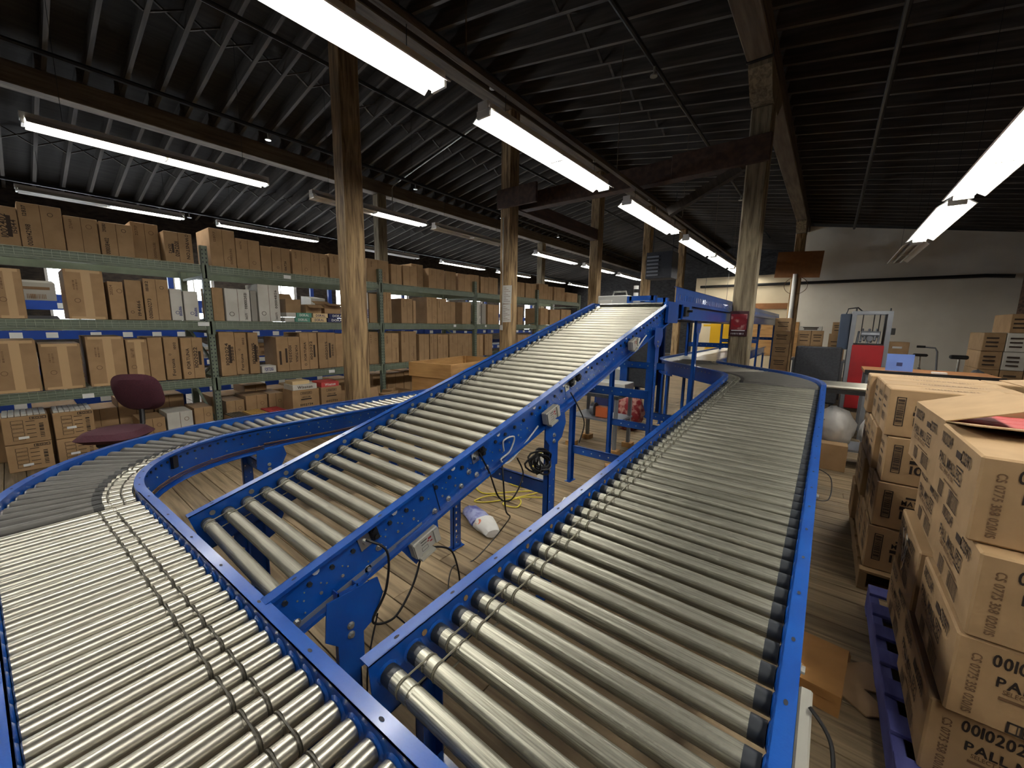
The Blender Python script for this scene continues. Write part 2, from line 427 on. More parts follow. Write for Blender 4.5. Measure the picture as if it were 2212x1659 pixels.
for (xa, xb) in BAYS:
    L = (xb - xa + 0.24) / math.cos(th)
    jm.append(MB().box(-L / 2, L / 2, -0.025, 0.025, 0, JH).mesh('joist', 'joist'))
y = -5.03; k = 0
while y < YB - 0.4:
    for b, (xa, xb) in enumerate(BAYS):
        if b == 3 and y > 17.2: continue
        xm = (xa + xb) / 2
        s = 1 if xm < RIDGE_X else -1
        yo = 0.052 if b % 2 else 0.0
        link('joist', jm[b], ceil, T(xm, y + yo, zb(xm)) @ RY(-s * th))
    y += JP; k += 1
# cross bridging at the middle of each bay
gap = JP - 0.05
bl = math.hypot(gap, JH - 0.03)
bang = math.atan2(JH - 0.03, gap)
bm = MB().box(-0.018, 0.018, -bl / 2, bl / 2, -0.009, 0.009).mesh('bridging', 'joist')
for b, (xa, xb) in enumerate(BAYS[:3]):
    xm = (xa + xb) / 2; yo = 0.052 if b % 2 else 0.0
    n0, n1 = (5, 28) if b else (6, 30)
    for k in range(n0, n1):
        yc = -2.594 + k * JP + JP / 2 + yo
        for s in (1, -1):
            link('bridging', bm, ceil, T(xm + s * 0.02, yc, zb(xm) + JH / 2) @ RX(s * bang))

# walls
def structure(name, mb, mat):
    return tag(mb.build(name, mat), kind='structure')
WT = 0.25
mb = MB(); ztop = lambda x: zb(x) + 0.02
mb.prism([(-1.25, 0), (XR + .3, 0), (XR + .3, ztop(XR) - 0.1), (-1.25, ztop(-1.25) - 0.12)], 'y', 17.0, 17.0 + WT)
structure('wall_far', mb, 'wall')
mb = MB().box(-4.3, -1.25, 17.0, 17.12, 0, 3.45)
structure('wall_partition', mb, 'drywall')
mb = MB().prism([(XL - .3, 0), (XR + .3, 0), (XR + .3, zb(XR) + .2), (RIDGE_X, zb(RIDGE_X) + .2), (XL - .3, zb(XL) + .2)], 'y', YB, YB + WT)
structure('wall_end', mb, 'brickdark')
mb = MB().prism([(XL - .3, 0), (XR + .3, 0), (XR + .3, zb(XR) + .2), (RIDGE_X, zb(RIDGE_X) + .2), (XL - .3, zb(XL) + .2)], 'y', YA - WT, YA)
structure('wall_behind', mb, 'brick')
mb = MB().box(XR, XR + WT, YA, YB, 0, zb(XR) + 0.25)
structure('wall_right', mb, 'brick')
# left brick wall with a row of windows
wins = [(0.62 + 2.25 * i, 0.9) for i in range(-1, 10)]
mb = MB(); WZ0, WZ1 = 1.15, 2.85
mb.box(XL - WT, XL, YA, YB, 0, WZ0); mb.box(XL - WT, XL, YA, YB, WZ1, zb(XL) + 0.25)
prev = YA
for (y0, w) in wins:
    mb.box(XL - WT, XL, prev, y0, WZ0, WZ1); prev = y0 + w
mb.box(XL - WT, XL, prev, YB, WZ0, WZ1)
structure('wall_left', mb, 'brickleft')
for i, (y0, w) in enumerate(wins):
    f = MB()
    for a, b_, c, d in ((y0, y0 + .05, WZ0, WZ1), (y0 + w - .05, y0 + w, WZ0, WZ1), (y0, y0 + w, WZ0, WZ0 + .05), (y0, y0 + w, WZ1 - .05, WZ1), (y0, y0 + w, 1.97, 2.02), (y0 + w/2 - .015, y0 + w/2 + .015, WZ0, WZ1)):
        f.box(XL - 0.14, XL - 0.08, a, b_, c, d)
    wo = f.build('window_%d' % (i + 1), 'white'); tag(wo, kind='structure')
    for (a, b_) in ((y0 + .05, y0 + w/2 - .015), (y0 + w/2 + .015, y0 + w - .05)):
        for (c, d) in ((WZ0 + .05, 1.97), (2.02, WZ1 - .05)):
            MB().box(XL - 0.115, XL - 0.105, a, b_, c, d).build('pane', 'day', wo)

# ------------------------------------------------------------------ timber posts and beams
def post(x, y, zt, w, label, mat='post', chamfer=0.02):
    o = MB().bbox(-w/2, w/2, -w/2, w/2, 0, zt, chamfer).build('timber_post', mat)
    o.location = (x, y, 0)
    return tag(o, label, 'post', 'timber posts')
BW, BD = 0.27, 0.30
def beam_z(x): return zb(x) - BD
R1 = [(2.95, 'broad weathered timber post standing before the green rack, left of the incline'),
      (6.28, 'timber post carrying the taped white paper sheets'),
      (9.96, 'timber post directly behind the grey cabinet at the top of the incline'),
      (13.7, 'thin distant timber post right of the grey cabinet'),
      (17.6, 'farthest timber post, seen between the incline top and the blue side guard')]
for y, lab in R1: post(-5.1, y, beam_z(-5.1), 0.26, lab)
R3 = [(6.2, 'dim timber post rising behind the rack cartons just right of the nearest post'),
      (13.5, 'dim timber post behind the rack with a pale conduit on it')]
for y, lab in R3: post(-9.3, y, beam_z(-9.3), 0.25, lab, 'post_grey')
p3 = post(-1.0, 6.58, beam_z(-1.0) - 0.3, 0.26, 'grey timber post with the red poster, right of centre', 'post_grey')
p6 = post(-1.0, 15.55, beam_z(-1.0) - 0.3, 0.26, 'timber post with white pipe and brown board before the white wall')
def beam(x, label, y0=YA, y1=YB, mat='beam'):
    z = beam_z(x)
    o = MB().bbox(-BW/2, BW/2, y0, y1, 0, BD, 0.012).build('timber_beam', mat); o.location = (x, 0, z)
    return tag(o, label, 'beam', 'roof beams')
beam(-9.3, 'long roof beam above the left row of strip lights')
beam(-5.1, 'ridge beam running over the row of timber posts')
b2 = beam(-1.0, 'split grey roof beam reaching the top edge over the poster post', YA, 17.0)
for yc, lab in ((6.58, 'notched timber bolster on top of the post with the red poster'), (15.55, 'timber bolster on the post with the brown board')):
    z = beam_z(-1.0)
    m = MB().prism([(-0.52, z), (-0.6, z), (-0.6, z - 0.05), (-0.3, z - 0.3), (0.3, z - 0.3), (0.6, z - 0.05), (0.6, z)], 'x', -BW/2 + 0.01, BW/2 - 0.01)
    m.v = [(a, b, c - z) for a, b, c in m.v]
    o = m.build('timber_bolster', 'post_grey'); o.location = (-1.0, yc, z); tag(o, lab, 'bolster')
st = MB().box(-BW/2 - .005, BW/2 + .005, -0.02, 0.02, -0.012, 0.16).build('iron_strap', 'pipe'); st.location = (-1.0, 5.93, beam_z(-1.0)); tag(st, 'black iron strap around the split roof beam', 'strap')
# tie beams between the posts
o = MB().bbox(-4.97, -1.13, -0.1, 0.1, 0, 0.3, 0.01).build('tie_beam', 'redbeam'); o.location = (0, 6.552, 3.78); tag(o, 'dark tie beam crossing from the paper sheet post to the poster post', 'beam')
for x0, x1, yk, lab, nm in ((-5.26, -4.35, 6.118, 'red stained plank clamped to the tie beam at the left post', 'clamp_plank'), (-2.1, -0.85, 6.418, 'red stained plank clamped to the tie beam at the poster post', 'clamp_plank')):
    o = MB().bbox(x0, x1, -0.03, 0.03, 0, 0.34, 0.006).build(nm, 'redbeam'); o.location = (0, yk, 3.76); tag(o, lab, 'plank', 'red clamp planks')
o = MB().bbox(-0.1, 0.1, 6.415, 9.825, 0, 0.27, 0.01).build('tie_beam', 'redbeam'); o.location = (-5.1, 0, 3.78); tag(o, 'red brown tie beam running away from the paper sheet post', 'beam')
m = MB(); m.box(-0.06, 0.06, -0.06, 0.06, -0.5, 0.5)
o = m.build('knee_brace', 'joist'); o.location = (-1.68, 6.58, 3.56); o.rotation_euler = (0, math.radians(65), 0); o.scale = (1, 1, 1.05); tag(o, 'dark diagonal knee brace left of the poster post', 'brace')

# pipes and conduit under the roof
def pipe(pts, r, name, mat, label, cat='pipe'):
    m = MB().tube(pts, r, 8); o = m.build(name, mat); return tag(o, label, cat)
pipe([(-7.6, YA, 4.66), (-7.6, YB, 4.66)], 0.035, 'sprinkler_pipe', 'pipe', 'long black sprinkler pipe crossing the upper left roof bay')
pipe([(-3.9, YA, 4.85), (-3.9, YB, 4.85)], 0.03, 'sprinkler_pipe', 'pipe', 'black sprinkler pipe just right of the middle row of lights')
pipe([(-2.0, YA, 4.72), (-2.0, 17.0, 4.72)], 0.028, 'sprinkler_pipe', 'pipe', 'black sprinkler pipe between middle lights and split roof beam')
pipe([(0.26, YA, 4.72), (0.26, 16.9, 4.72)], 0.032, 'sprinkler_pipe', 'pipe', 'black sprinkler pipe in the right hand roof bay')
pipe([(-12.0, YA, 4.05), (-12.0, YB, 4.05)], 0.03, 'sprinkler_pipe', 'pipe', 'black pipe in the farthest left roof bay above the cartons')
pipe([(-5.5, YA, 4.9), (-5.5, YB, 4.9)], 0.025, 'sprinkler_pipe', 'pipe', 'thin black pipe passing behind the nearest timber post')
pipe([(-9.1, 6.45, 4.2), (-9.1, 6.45, 4.95), (-9.0, 6.43, 5.0), (-5.1, 5.44, 5.0)], 0.012, 'electrical_conduit', 'conduit', 'thin shiny conduit slanting under the dark joists', 'conduit')
m = MB().box(-0.03, 0.03, -5.8, 16.9, 0, 0.05)
for yy in (-4.0, 0.0, 2.6, 5.6, 8.8, 11.7, 14.3): m.cyl((0, yy, 0.05), (0, yy, zb(-2.6) - 3.7), 0.006, n=5)
o = m.build('light_batten', 'beam'); o.location = (-2.6, 0, 3.7); tag(o, 'wooden batten carrying the middle row of strip lights', 'batten')
pipe([(-4.1, 16.86, 3.1), (3.2, 16.86, 3.1), (3.7, 16.75, 3.05)], 0.05, 'wall_pipe', 'pipe', 'thick black pipe running along the white wall')
noz = MB(); noz.cyl((0, 0, -0.1), (0, 0, 0), 0.012, n=6); noz.cyl((0, 0, -0.115), (0, 0, -0.1), 0.045, n=10)
noz = noz.mesh('sprinkler_nozzle', 'bolt')
for nm, x, z, ys in (('sprinkler_pipe', -7.6, 4.66, (3.0, 6.0, 9.0, 12.0)), ('sprinkler_pipe.001', -3.9, 4.85, (4.4, 7.4, 10.4)), ('sprinkler_pipe.002', -2.0, 4.72, (5.2, 8.2, 11.2)), ('sprinkler_pipe.004', -12.0, 4.05, (2.9, 5.9, 8.9))):
    for yy in ys: link('sprinkler_nozzle', noz, bpy.data.objects[nm], T(x, yy, z - 0.02))

# ------------------------------------------------------------------ fluorescent strip lights
FL = 2.44
_h = MB(); _h.box(-0.055, 0.055, -FL/2, FL/2, 0.02, 0.09); ME_H = _h.mesh('housing', 'white')
_r = MB()
for s in (1, -1):
    _r.prism([(s * 0.055, 0.03), (s * 0.15, -0.035), (s * 0.16, -0.03), (s * 0.062, 0.04)], 'y', -FL/2 + 0.04, FL/2 - 0.04)
ME_R = _r.mesh('reflector', 'white')
_s = MB(); _s.box(-0.075, 0.075, -0.012, 0.012, -0.035, 0.03); ME_S = _s.mesh('lamp_holder', 'white')
ME_T = {}
for k in ('tube_on', 'tube_off'):
    ME_T[k] = MB().cyl((0, -0.585, 0), (0, 0.585, 0), 0.019, n=8).mesh('tube', k)
_c = MB(); _c.cyl((0, 0, 0), (0, 0, 1), 0.003, n=4); ME_C = _c.mesh('hanger', 'pipe')
def strip_light(x, y, z, lit, label, group):
    t = thing('strip_light', label, 'light', (x, y, z), group=group)
    link('housing', ME_H, t); link('reflector', ME_R, t)
    for yy in (-FL/2 + 0.02, 0, FL/2 - 0.02): link('lamp_holder', ME_S, t, T(0, yy, 0))
    for hlf, on in zip((-0.61, 0.61), lit):
        for s in (-0.05, 0.05):
            link('tube', ME_T['tube_on' if on else 'tube_off'], t, T(s, hlf, -0.012))
    hz = zb(x) + JH - z - 0.09 if x != -2.6 else 0.179
    for yy in (-0.9, 0.9): link('hanger', ME_C, t, T(0, yy, 0.09) @ Matrix.Diagonal((1, 1, hz, 1)))
    return t
G1, G2, G3, G4 = 'middle row of strip lights', 'second row of strip lights', 'far left row of strip lights', 'right row of strip lights'
for y, lit, lab in ((-1.95, (1, 1), 'unseen strip light added behind the viewpoint, continuing the middle row'), (1.10, (1, 1), 'large lit strip light cut by the top edge, nearest in the middle row'),  # first entry is an unseen fixture added to light the foreground
                    (4.02, (1, 1), 'lit strip light in the middle row, second from the top edge'),
                    (7.2, (1, 1), 'lit strip light in the middle row, third from the top edge'),
                    (10.35, (1, 1), 'lit strip light in the middle row, fourth from the top edge'),
                    (12.95, (1, 1), 'lit strip light in the middle row ending at the poster post'), (15.6, (1, 1), 'added strip light hidden behind the poster post, continuing the middle row')):  # last entry is an unseen fixture added to brighten the far wall
    strip_light(-2.6, y, 3.43, lit, lab, G1)
for y, lit, lab in ((-1.4, (1, 1), 'unseen strip light added just outside the left edge, second row'), (1.53, (1, 1), 'long lit strip light at upper left above the cartons'),  # first entry is out of view, added for its light
                    (4.63, (0, 1), 'half lit strip light right behind the nearest timber post'), (7.3, (0, 0), 'unlit strip light left of the paper sheet post'),
                    (11.2, (1, 1), 'lit strip light left of the second timber post from front'), (14.2, (1, 1), 'lit strip light right of the second timber post from front'),
                    (17.2, (1, 1), 'short lit strip light near the far posts')):
    strip_light(-7.1, y, 3.68, lit, lab, G2)
for y, lit, lab in ((1.55, (0, 1), 'half lit strip light over the leftmost top cartons'), (4.6, (1, 1), 'lit strip light over the middle bay top cartons'),
                    (8.2, (0, 0), 'unlit strip light hidden right of the nearest post'), (11.7, (1, 1), 'lit strip light left of the paper sheet post above the cartons'),
                    (15.0, (1, 1), 'small lit strip light right of the paper sheet post'), (18.3, (1, 1), 'tiny lit strip light low above the far cartons'), (21.3, (1, 1), 'tiny lit strip light at the far end of the rack aisle')):
    strip_light(-11.85, y, 3.86, lit, lab, G3)
for y, lit, lab in ((-0.8, (1, 1), 'unseen strip light added behind the viewpoint, continuing the right row'), (2.2, (1, 1), 'unseen strip light added beyond the right edge, right row'), (5.2, (1, 1), 'lit strip light cut by the right edge'),  # first two are unseen, added to light the right foreground
                    (7.85, (1, 1), 'lit strip light before the white wall, right row'), (10.5, (0, 0), 'unlit strip light hanging before the white wall')):
    strip_light(0.95, y, 3.0, lit, lab, G4)

# ------------------------------------------------------------------ roller conveyors
RAD = 0.0241          # roller radius
FLG = 0.037           # rail flange
def frame(P0, phi, slope):
    """columns: a = right, d = forward, n = up; phi = heading left of +Y in radians"""
    a = Vector((math.cos(phi), math.sin(phi), 0)); dh = Vector((-math.sin(phi), math.cos(phi), 0))
    al = math.atan(slope); d = dh * math.cos(al) + Vector((0, 0, math.sin(al))); n = a.cross(d)
    m = Matrix.Identity(4)
    for i in range(3): m[i][0], m[i][1], m[i][2], m[i][3] = a[i], d[i], n[i], P0[i]
    return m
def roller_mesh(name, L, r, grooves, mat, n=18):
    prof = [(0, r * 0.45), (0.0005, r * 0.9), (0.003, r)]
    for g in sorted(grooves):
        prof += [(g - 0.005, r), (g - 0.0035, r - 0.003), (g + 0.0035, r - 0.003), (g + 0.005, r)]
    prof += [(L - 0.003, r), (L - 0.0005, r * 0.9), (L, r * 0.45)]
    return MB().lathe(prof, n).mesh(name, mat)
def band_mesh(pitch, r, mat, tr=0.0028):
    pts = []
    for i in range(9):
        a = PI / 2 + PI * i / 8; pts.append((0, r * math.cos(a), r * math.sin(a)))
    for i in range(9):
        a = -PI / 2 + PI * i / 8; pts.append((0, pitch + r * math.cos(a), r * math.sin(a)))
    return MB().tube(pts, tr, 5, closed=True).mesh('drive_band', mat)
def rail_straight(name, root, v, sgn, L, H, mat='blue', dimples=(), lip=0.012, drop=0.055):
    """C channel with outward flanges; v = inner face of the web"""
    m = MB(); t = 0.004
    m.box(v, v + sgn * t, 0, L, -H, 0)
    m.box(v, v + sgn * FLG, 0, L, -t, 0.0)
    m.box(v + sgn * (FLG - t), v + sgn * FLG, 0, L, -lip, -t)
    m.box(v, v + sgn * FLG, 0, L, -H, -H + t)
    m.box(v + sgn * (FLG - t), v + sgn * FLG, 0, L, -H + t, -H + lip)
    for s in dimples:
        prof = [(0, 0.030), (0.004, 0.024), (0.0075, 0.012)]
        m.lathe([(-sgn * a, b) for a, b in prof], 10, 'x', T(v - sgn * 0.0003, s, -drop))
    return m.build(name, mat, root)
def hole_part(root, v, sgn, L, pts, r, mat='hole', name='bolt_holes'):
    m = MB()
    for (s, w, rr) in pts: m.cyl((v, s, w), (v + sgn * 0.0025, s, w), rr, n=8)
    return tag(m.build(name, mat, root), kind='stuff')
def slots_on_flange(root, v, sgn, L, step, off=0.1):
    m = MB(); s = off
    while s < L - 0.03:
        m.disc((v + sgn * FLG * 0.5, s, 0.0006), (0, 0, 1), 0.0042, 10, sx=1.9, t=(0, 1, 0)); s += step
    return tag(m.build('flange_slots', 'hole', root), kind='stuff')
def bolt_obj(root, mtx, me=[None]):
    if me[0] is None:
        m = MB(); m.cyl((0, 0, 0), (0.002, 0, 0), 0.013, n=12); m.cyl((0.002, 0, 0), (0.009, 0, 0), 0.0085, n=6); me[0] = m.mesh('bolt', 'bolt')
    return link('bolt', me[0], root, mtx)
def leg_parts(root, Fi, x, y, zt, side, slotted=False, gusset=True, zrail=None):
    """vertical leg in world space under rail; side=+1/-1 outward x"""
    m = MB(); w = 0.07; d = 0.035; t = 0.004
    if slotted:
        # ladder of slots in the face towards the aisle
        m.box(x - d/2, x + d/2, y - w/2, y - w/2 + t, 0.004, zt); m.box(x - d/2, x + d/2, y + w/2 - t, y + w/2, 0.004, zt)
        m.box(x + d/2 - t, x + d/2, y - w/2, y - 0.014, 0.004, zt); m.box(x + d/2 - t, x + d/2, y + 0.014, y + w/2, 0.004, zt)
        z = 0.004
        while z < zt - 0.03:
            m.box(x + d/2 - t, x + d/2, y - 0.014, y + 0.014, z, z + 0.026); z += 0.046
    else:
        m.box(x + side * d/2, x + side * (d/2 - t), y - w/2, y + w/2, 0.004, zt)
        m.box(x - d/2, x + d/2, y - w/2, y - w/2 + t, 0.004, zt); m.box(x - d/2, x + d/2, y + w/2 - t, y + w/2, 0.004, zt)
    m.v = [tuple(Fi @ Vector(p)) for p in m.v]
    lg = m.build('leg', 'blue', root)
    f = MB().box(x - 0.03, x + 0.03, y - 0.06, y + 0.06, 0.0, 0.005); 
    for yy in (-0.048, 0.048): f.cyl((x, y + yy, 0.005), (x, y + yy, 0.018), 0.009, n=6)
    f.v = [tuple(Fi @ Vector(p)) for p in f.v]; f.build('foot_plate', 'blue', lg)
    if not slotted:
        h = MB(); z = 0.12
        while z < zt - 0.05:
            h.cyl((x + side * (d/2), y - 0.018, z), (x + side * (d/2 + 0.001), y - 0.018, z), 0.005, n=6)
            h.cyl((x + side * (d/2), y + 0.018, z + 0.03), (x + side * (d/2 + 0.001), y + 0.018, z + 0.03), 0.004, n=6); z += 0.095
        h.v = [tuple(Fi @ Vector(p)) for p in h.v]; tag(h.build('leg_holes', 'bolt', lg), kind='stuff')
    if gusset:
        g = MB(); zr = zrail if zrail is not None else zt
        xa = x + side * (d/2 + 0.001)
        g.prism([(y - 0.075, zr), (y + 0.105, zr + 0.0), (y + 0.125, zr - 0.07), (y + 0.085, zr - 0.15), (y + 0.045, zr - 0.17), (y + 0.045, zr - 0.3), (y - 0.045, zr - 0.3), (y - 0.045, zr - 0.17), (y - 0.085, zr - 0.13)], 'x', xa, xa + side * 0.005)
        g.v = [tuple(Fi @ Vector(p)) for p in g.v]
        go = g.build('gusset', 'blue', lg)
        for zz in (zr - 0.12, zr - 0.155):
            mt = Fi @ T(xa + side * 0.005, y, zz) @ (Matrix.Identity(4) if side > 0 else RZ(PI))
            b = bolt_obj(lg, mt)
    return lg
def crossbar(root, Fi, x0, x1, y, z, h=0.075):
    m = MB(); m.box(x0, x1, y - 0.004, y + 0.004, z, z + h); m.box(x0, x1, y - 0.004, y + 0.025, z + h - 0.004, z + h); m.box(x0, x1, y - 0.004, y + 0.025, z, z + 0.004)
    m.v = [tuple(Fi @ Vector(p)) for p in m.v]
    o = m.build('crossbar', 'blue', root)
    h2 = MB(); x = x0 + 0.12
    while x < x1 - 0.1:
        h2.cyl((x, y - 0.0055, z + h/2), (x, y - 0.004, z + h/2), 0.007, n=6); x += 0.09
    h2.v = [tuple(Fi @ Vector(p)) for p in h2.v]; tag(h2.build('crossbar_holes', 'bolt', o), kind='stuff')
    return o

def straight_conveyor(name, label, P0, phi, slope, L, G, H, pitch, s0, grooves, side, mat='zinc', band='band', caps=None, dimples=True, drop=0.055, slotstep=0.305, n_end=0.03):
    """G = clear width between webs; grooves measured from the banded side (side=-1 left, +1 right)"""
    F = frame(P0, phi, slope); t = thing(name, label, 'conveyor', mat=F)
    Lr = G - 0.012
    ns = int((L - n_end - s0) / pitch) + 1
    ss = [s0 + i * pitch for i in range(ns)]
    for sg in (-1, 1):
        rail_straight('side_rail', t, sg * G/2, sg, L, H, dimples=ss if dimples else (), drop=drop)
        slots_on_flange(t, sg * G/2, sg, L, slotstep, 0.09)
    gl = [(g if side < 0 else Lr - g) for g in grooves]
    rm = roller_mesh('roller', Lr, RAD, gl, mat)
    bm = band_mesh(pitch, RAD - 0.0006, band)
    cm = None
    if caps:
        cm = MB().lathe([(0, RAD * 0.5), (0.0, RAD + 0.0006), (caps, RAD + 0.0006), (caps + 0.0005, RAD)], 16).mesh('end_cap', 'capgrey')
    am = MB().cyl((0, 0, 0), (G + 0.02, 0, 0), 0.0055, n=6).mesh('axle', 'galv')
    for i, s in enumerate(ss):
        r = link('roller', rm, t, T(-Lr/2, s, -drop) @ RX(0.37 * i))
        link('axle', am, r, T(-(G + 0.02 - Lr)/2, 0, 0))
        if cm:
            link('end_cap', cm, r); link('end_cap', cm, r, T(Lr, 0, 0) @ RZ(PI))
        if i < ns - 1 and grooves:
            g = gl[i % 2]
            link('drive_band', bm, t, T(-Lr/2 + g, s, -drop))
    return t, F, ss

# --- foreground conveyor that passes below the camera
AS = math.tan(math.radians(2.5)); APH = math.radians(92.5)
GA, HA = 0.418, 0.17
a_start = Vector((0.6, 0.121 + 0.0437 * 1.9, 0.812))
La = (0.6 + 2.38) / math.cos(math.radians(2.5))
tA, FA, ssA = straight_conveyor('roller_conveyor', 'narrow blue roller conveyor with tightly packed rollers in the lower left foreground', a_start, APH, 0.0, La, GA, HA, 0.0655, 0.03, (0.085, 0.13), 1, 'zinc', 'band_dark', None, True, 0.045, 0.28)
FAi = FA.inverted()
for x in (-0.9, -2.2):
    yc = 0.121 + 0.0437 * (x + 1.3)
    for s in (-1, 1):
        leg_parts(tA, FAi, x, yc + s * (GA/2 + 0.02), 0.66, 1, gusset=False)
# --- its grey curve
def curve_conveyor(name, label, C, r_in, G, th0, th1, z, H, nroll, mat_core, taper, core, bandmat, grooves=(0.035, 0.075), sleeve='sleeve', inner_sleeve=True, steel=False):
    """rollers radial about C from angle th0 to th1 (radians, world)"""
    t = thing(name, label, 'conveyor', (C[0], C[1], z))
    N = 28; r_out = r_in + G
    for rr, sg in ((r_in, -1), (r_out, 1)):
        m = MB(); prof = [(0, -H), (0, 0), (sg * FLG, 0), (sg * FLG, -0.012), (sg * (FLG - 0.004), -0.012), (sg * (FLG - 0.004), -0.004), (sg * 0.004, -0.004), (sg * 0.004, -H + 0.004), (sg * FLG, -H + 0.004), (sg * FLG, -H)]
        v = []; n = len(prof)
        for i in range(N + 1):
            a = th0 + (th1 - th0) * i / N
            for (q, w) in prof: v.append(((rr + q) * math.cos(a), (rr + q) * math.sin(a), w))
        f = [(i * n + j, i * n + (j + 1) % n, (i + 1) * n + (j + 1) % n, (i + 1) * n + j) for i in range(N) for j in range(n)]
        f += [tuple(range(n)), tuple(N * n + j for j in range(n))]
        m.add(v, f); m.build('side_rail', 'blue', t)
        hm = MB()
        for i in range(1, 12):
            a = th0 + (th1 - th0) * i / 12
            c = Vector(((rr + sg * FLG/2) * math.cos(a), (rr + sg * FLG/2) * math.sin(a), 0.0007))
            hm.disc(c, (0, 0, 1), 0.0042, 10, sx=1.9, t=(-math.sin(a), math.cos(a), 0))
        tag(hm.build('flange_slots', 'hole', t), kind='stuff')
    Lr = G - 0.012
    if steel:
        core_m = roller_mesh('roller', Lr, RAD, grooves, mat_core)
    else:
        core_m = roller_mesh('roller', Lr, RAD * 0.92, grooves, mat_core)
        sl = MB().lathe([(core, RAD * 0.9), (core, RAD), (Lr - 0.01, RAD * taper), (Lr - 0.008, RAD * 0.9)], 16).mesh('sleeve', sleeve)
        co = MB().lathe([(core - 0.032, RAD * 0.9), (core - 0.031, RAD * 1.03), (core + 0.001, RAD * 1.03), (core + 0.002, RAD * 0.95)], 14).mesh('collar', 'black')
    dth = (th1 - th0) / nroll
    p_in = abs(dth) * (r_in + 0.06)
    bm = band_mesh(p_in, RAD * 0.9, bandmat)
    for i in range(nroll):
        a = th0 + dth * (i + 0.5)
        R = RZ(a) @ T(r_in + 0.006, 0, -0.05)
        r = link('roller', core_m, t, R)
        if not steel:
            link('sleeve', sl, r); link('collar', co, r)
        if i < nroll - 1:
            g = grooves[i % 2]
            ab = a + (dth / 2 if True else 0)
            link('drive_band', bm, t, RZ(ab) @ T(r_in + 0.006 + g, -p_in / 2, -0.05))
    return t
RA = 0.80
CA = (-2.38 + math.cos(APH) * (RA + GA/2), 0.074 + math.sin(APH) * (RA + GA/2))
curveA = curve_conveyor('curve_conveyor', 'blue curved conveyor with tapered dark grey rollers at left', CA, RA, GA, math.radians(272.5), math.radians(180), 0.812, 0.19, 24, 'zinc', 1.12, 0.135, 'band_dark', (0.04, 0.085))
hm = MB(); hb = MB()
for i in range(24):
    a = math.radians(272.5 - 92.5 * (i + 0.5) / 24)
    for mbx, rr_, ww, rd in ((hb, RA - 0.004, -0.05, 0.0075),) + (((hm, RA - 0.004, -0.1 - 0.02 * (i % 3), 0.005),) if i % 2 else ()):
        p = Vector((rr_ * math.cos(a), rr_ * math.sin(a), ww)); q = p * 0.994; q.z = ww
        mbx.cyl(p, q, rd, n=8)
tag(hb.build('axle_ends', 'capgrey', curveA), kind='stuff'); tag(hm.build('rail_fasteners', 'bolt', curveA), kind='stuff')
for dg in (262, 225):
    a = math.radians(dg); MB().box(RA - 0.022, RA - 0.004, -0.02, 0.02, -0.1, -0.03, RZ(a)).build('connector', 'black', curveA)
# curve supports
def world_leg(root, x, y, zt, side, **kw):
    Mi = root.matrix_basis.inverted() if root.type != 'MESH' else root.matrix_basis.inverted()
    return leg_parts(root, Mi, x, y, zt, side, **kw)
bpy.context.view_layer.update()
curveA.matrix_basis = T(CA[0], CA[1], 0.812)
world_leg(curveA, CA[0] - (RA + GA + 0.02) * math.cos(math.radians(45)), CA[1] - (RA + GA + 0.02) * math.sin(math.radians(45)), 0.63, 1, gusset=False)
# --- far leg of that conveyor, behind the incline
xA = CA[0] - (RA + GA/2)
tA2, FA2, _ = straight_conveyor('roller_conveyor', 'blue conveyor with spaced rollers running behind the incline toward the crates', (xA, CA[1], 0.812), 0.0, 0.0, 3.5, GA, 0.17, 0.0762, 0.035, (0.04, 0.075), 1, 'zinc', 'band', None, False, 0.05, 0.28)
FA2i = FA2.inverted()
for yy in (CA[1] + 0.02, 2.5, 4.3):
    world = None
    for s in (1, -1):
        leg_parts(tA2, FA2i, xA + s * (GA/2 + 0.02), yy, 0.64, 1, gusset=(s > 0), zrail=0.645)
    crossbar(tA2, FA2i, xA - GA/2, xA + GA/2, yy, 0.42)
pts = []; rr = random.Random(5)
for i in range(90): pts.append((rr.uniform(0.05, 3.4), rr.choice((-0.05, -0.085, -0.12, -0.1)) + rr.uniform(-0.01, 0.01), rr.choice((0.004, 0.004, 0.006))))
hole_part(tA2, GA/2 + 0.004, 1, 3.5, pts, 0.005, 'bolt', 'rail_fasteners')
m = MB()
for k in range(3):
    P = [(GA/2 + 0.018 + 0.004 * k, s, -0.155 + 0.012 * k + 0.006 * math.sin(s * 5 + k)) for s in [i * 0.1 for i in range(35)]]
    m.tube(P, 0.003, 5)
m.build('wiring', 'seam', tA2)
m = MB()
for k in range(3):
    P = []
    for i in range(25):
        a = math.radians(272.5) + (math.radians(180) - math.radians(272.5)) * i / 24
        P.append(((RA - 0.018 - 0.004 * k) * math.cos(a), (RA - 0.018 - 0.004 * k) * math.sin(a), -0.165 + 0.012 * k))
    m.tube(P, 0.003, 5)
m.build('wiring', 'seam', curveA)

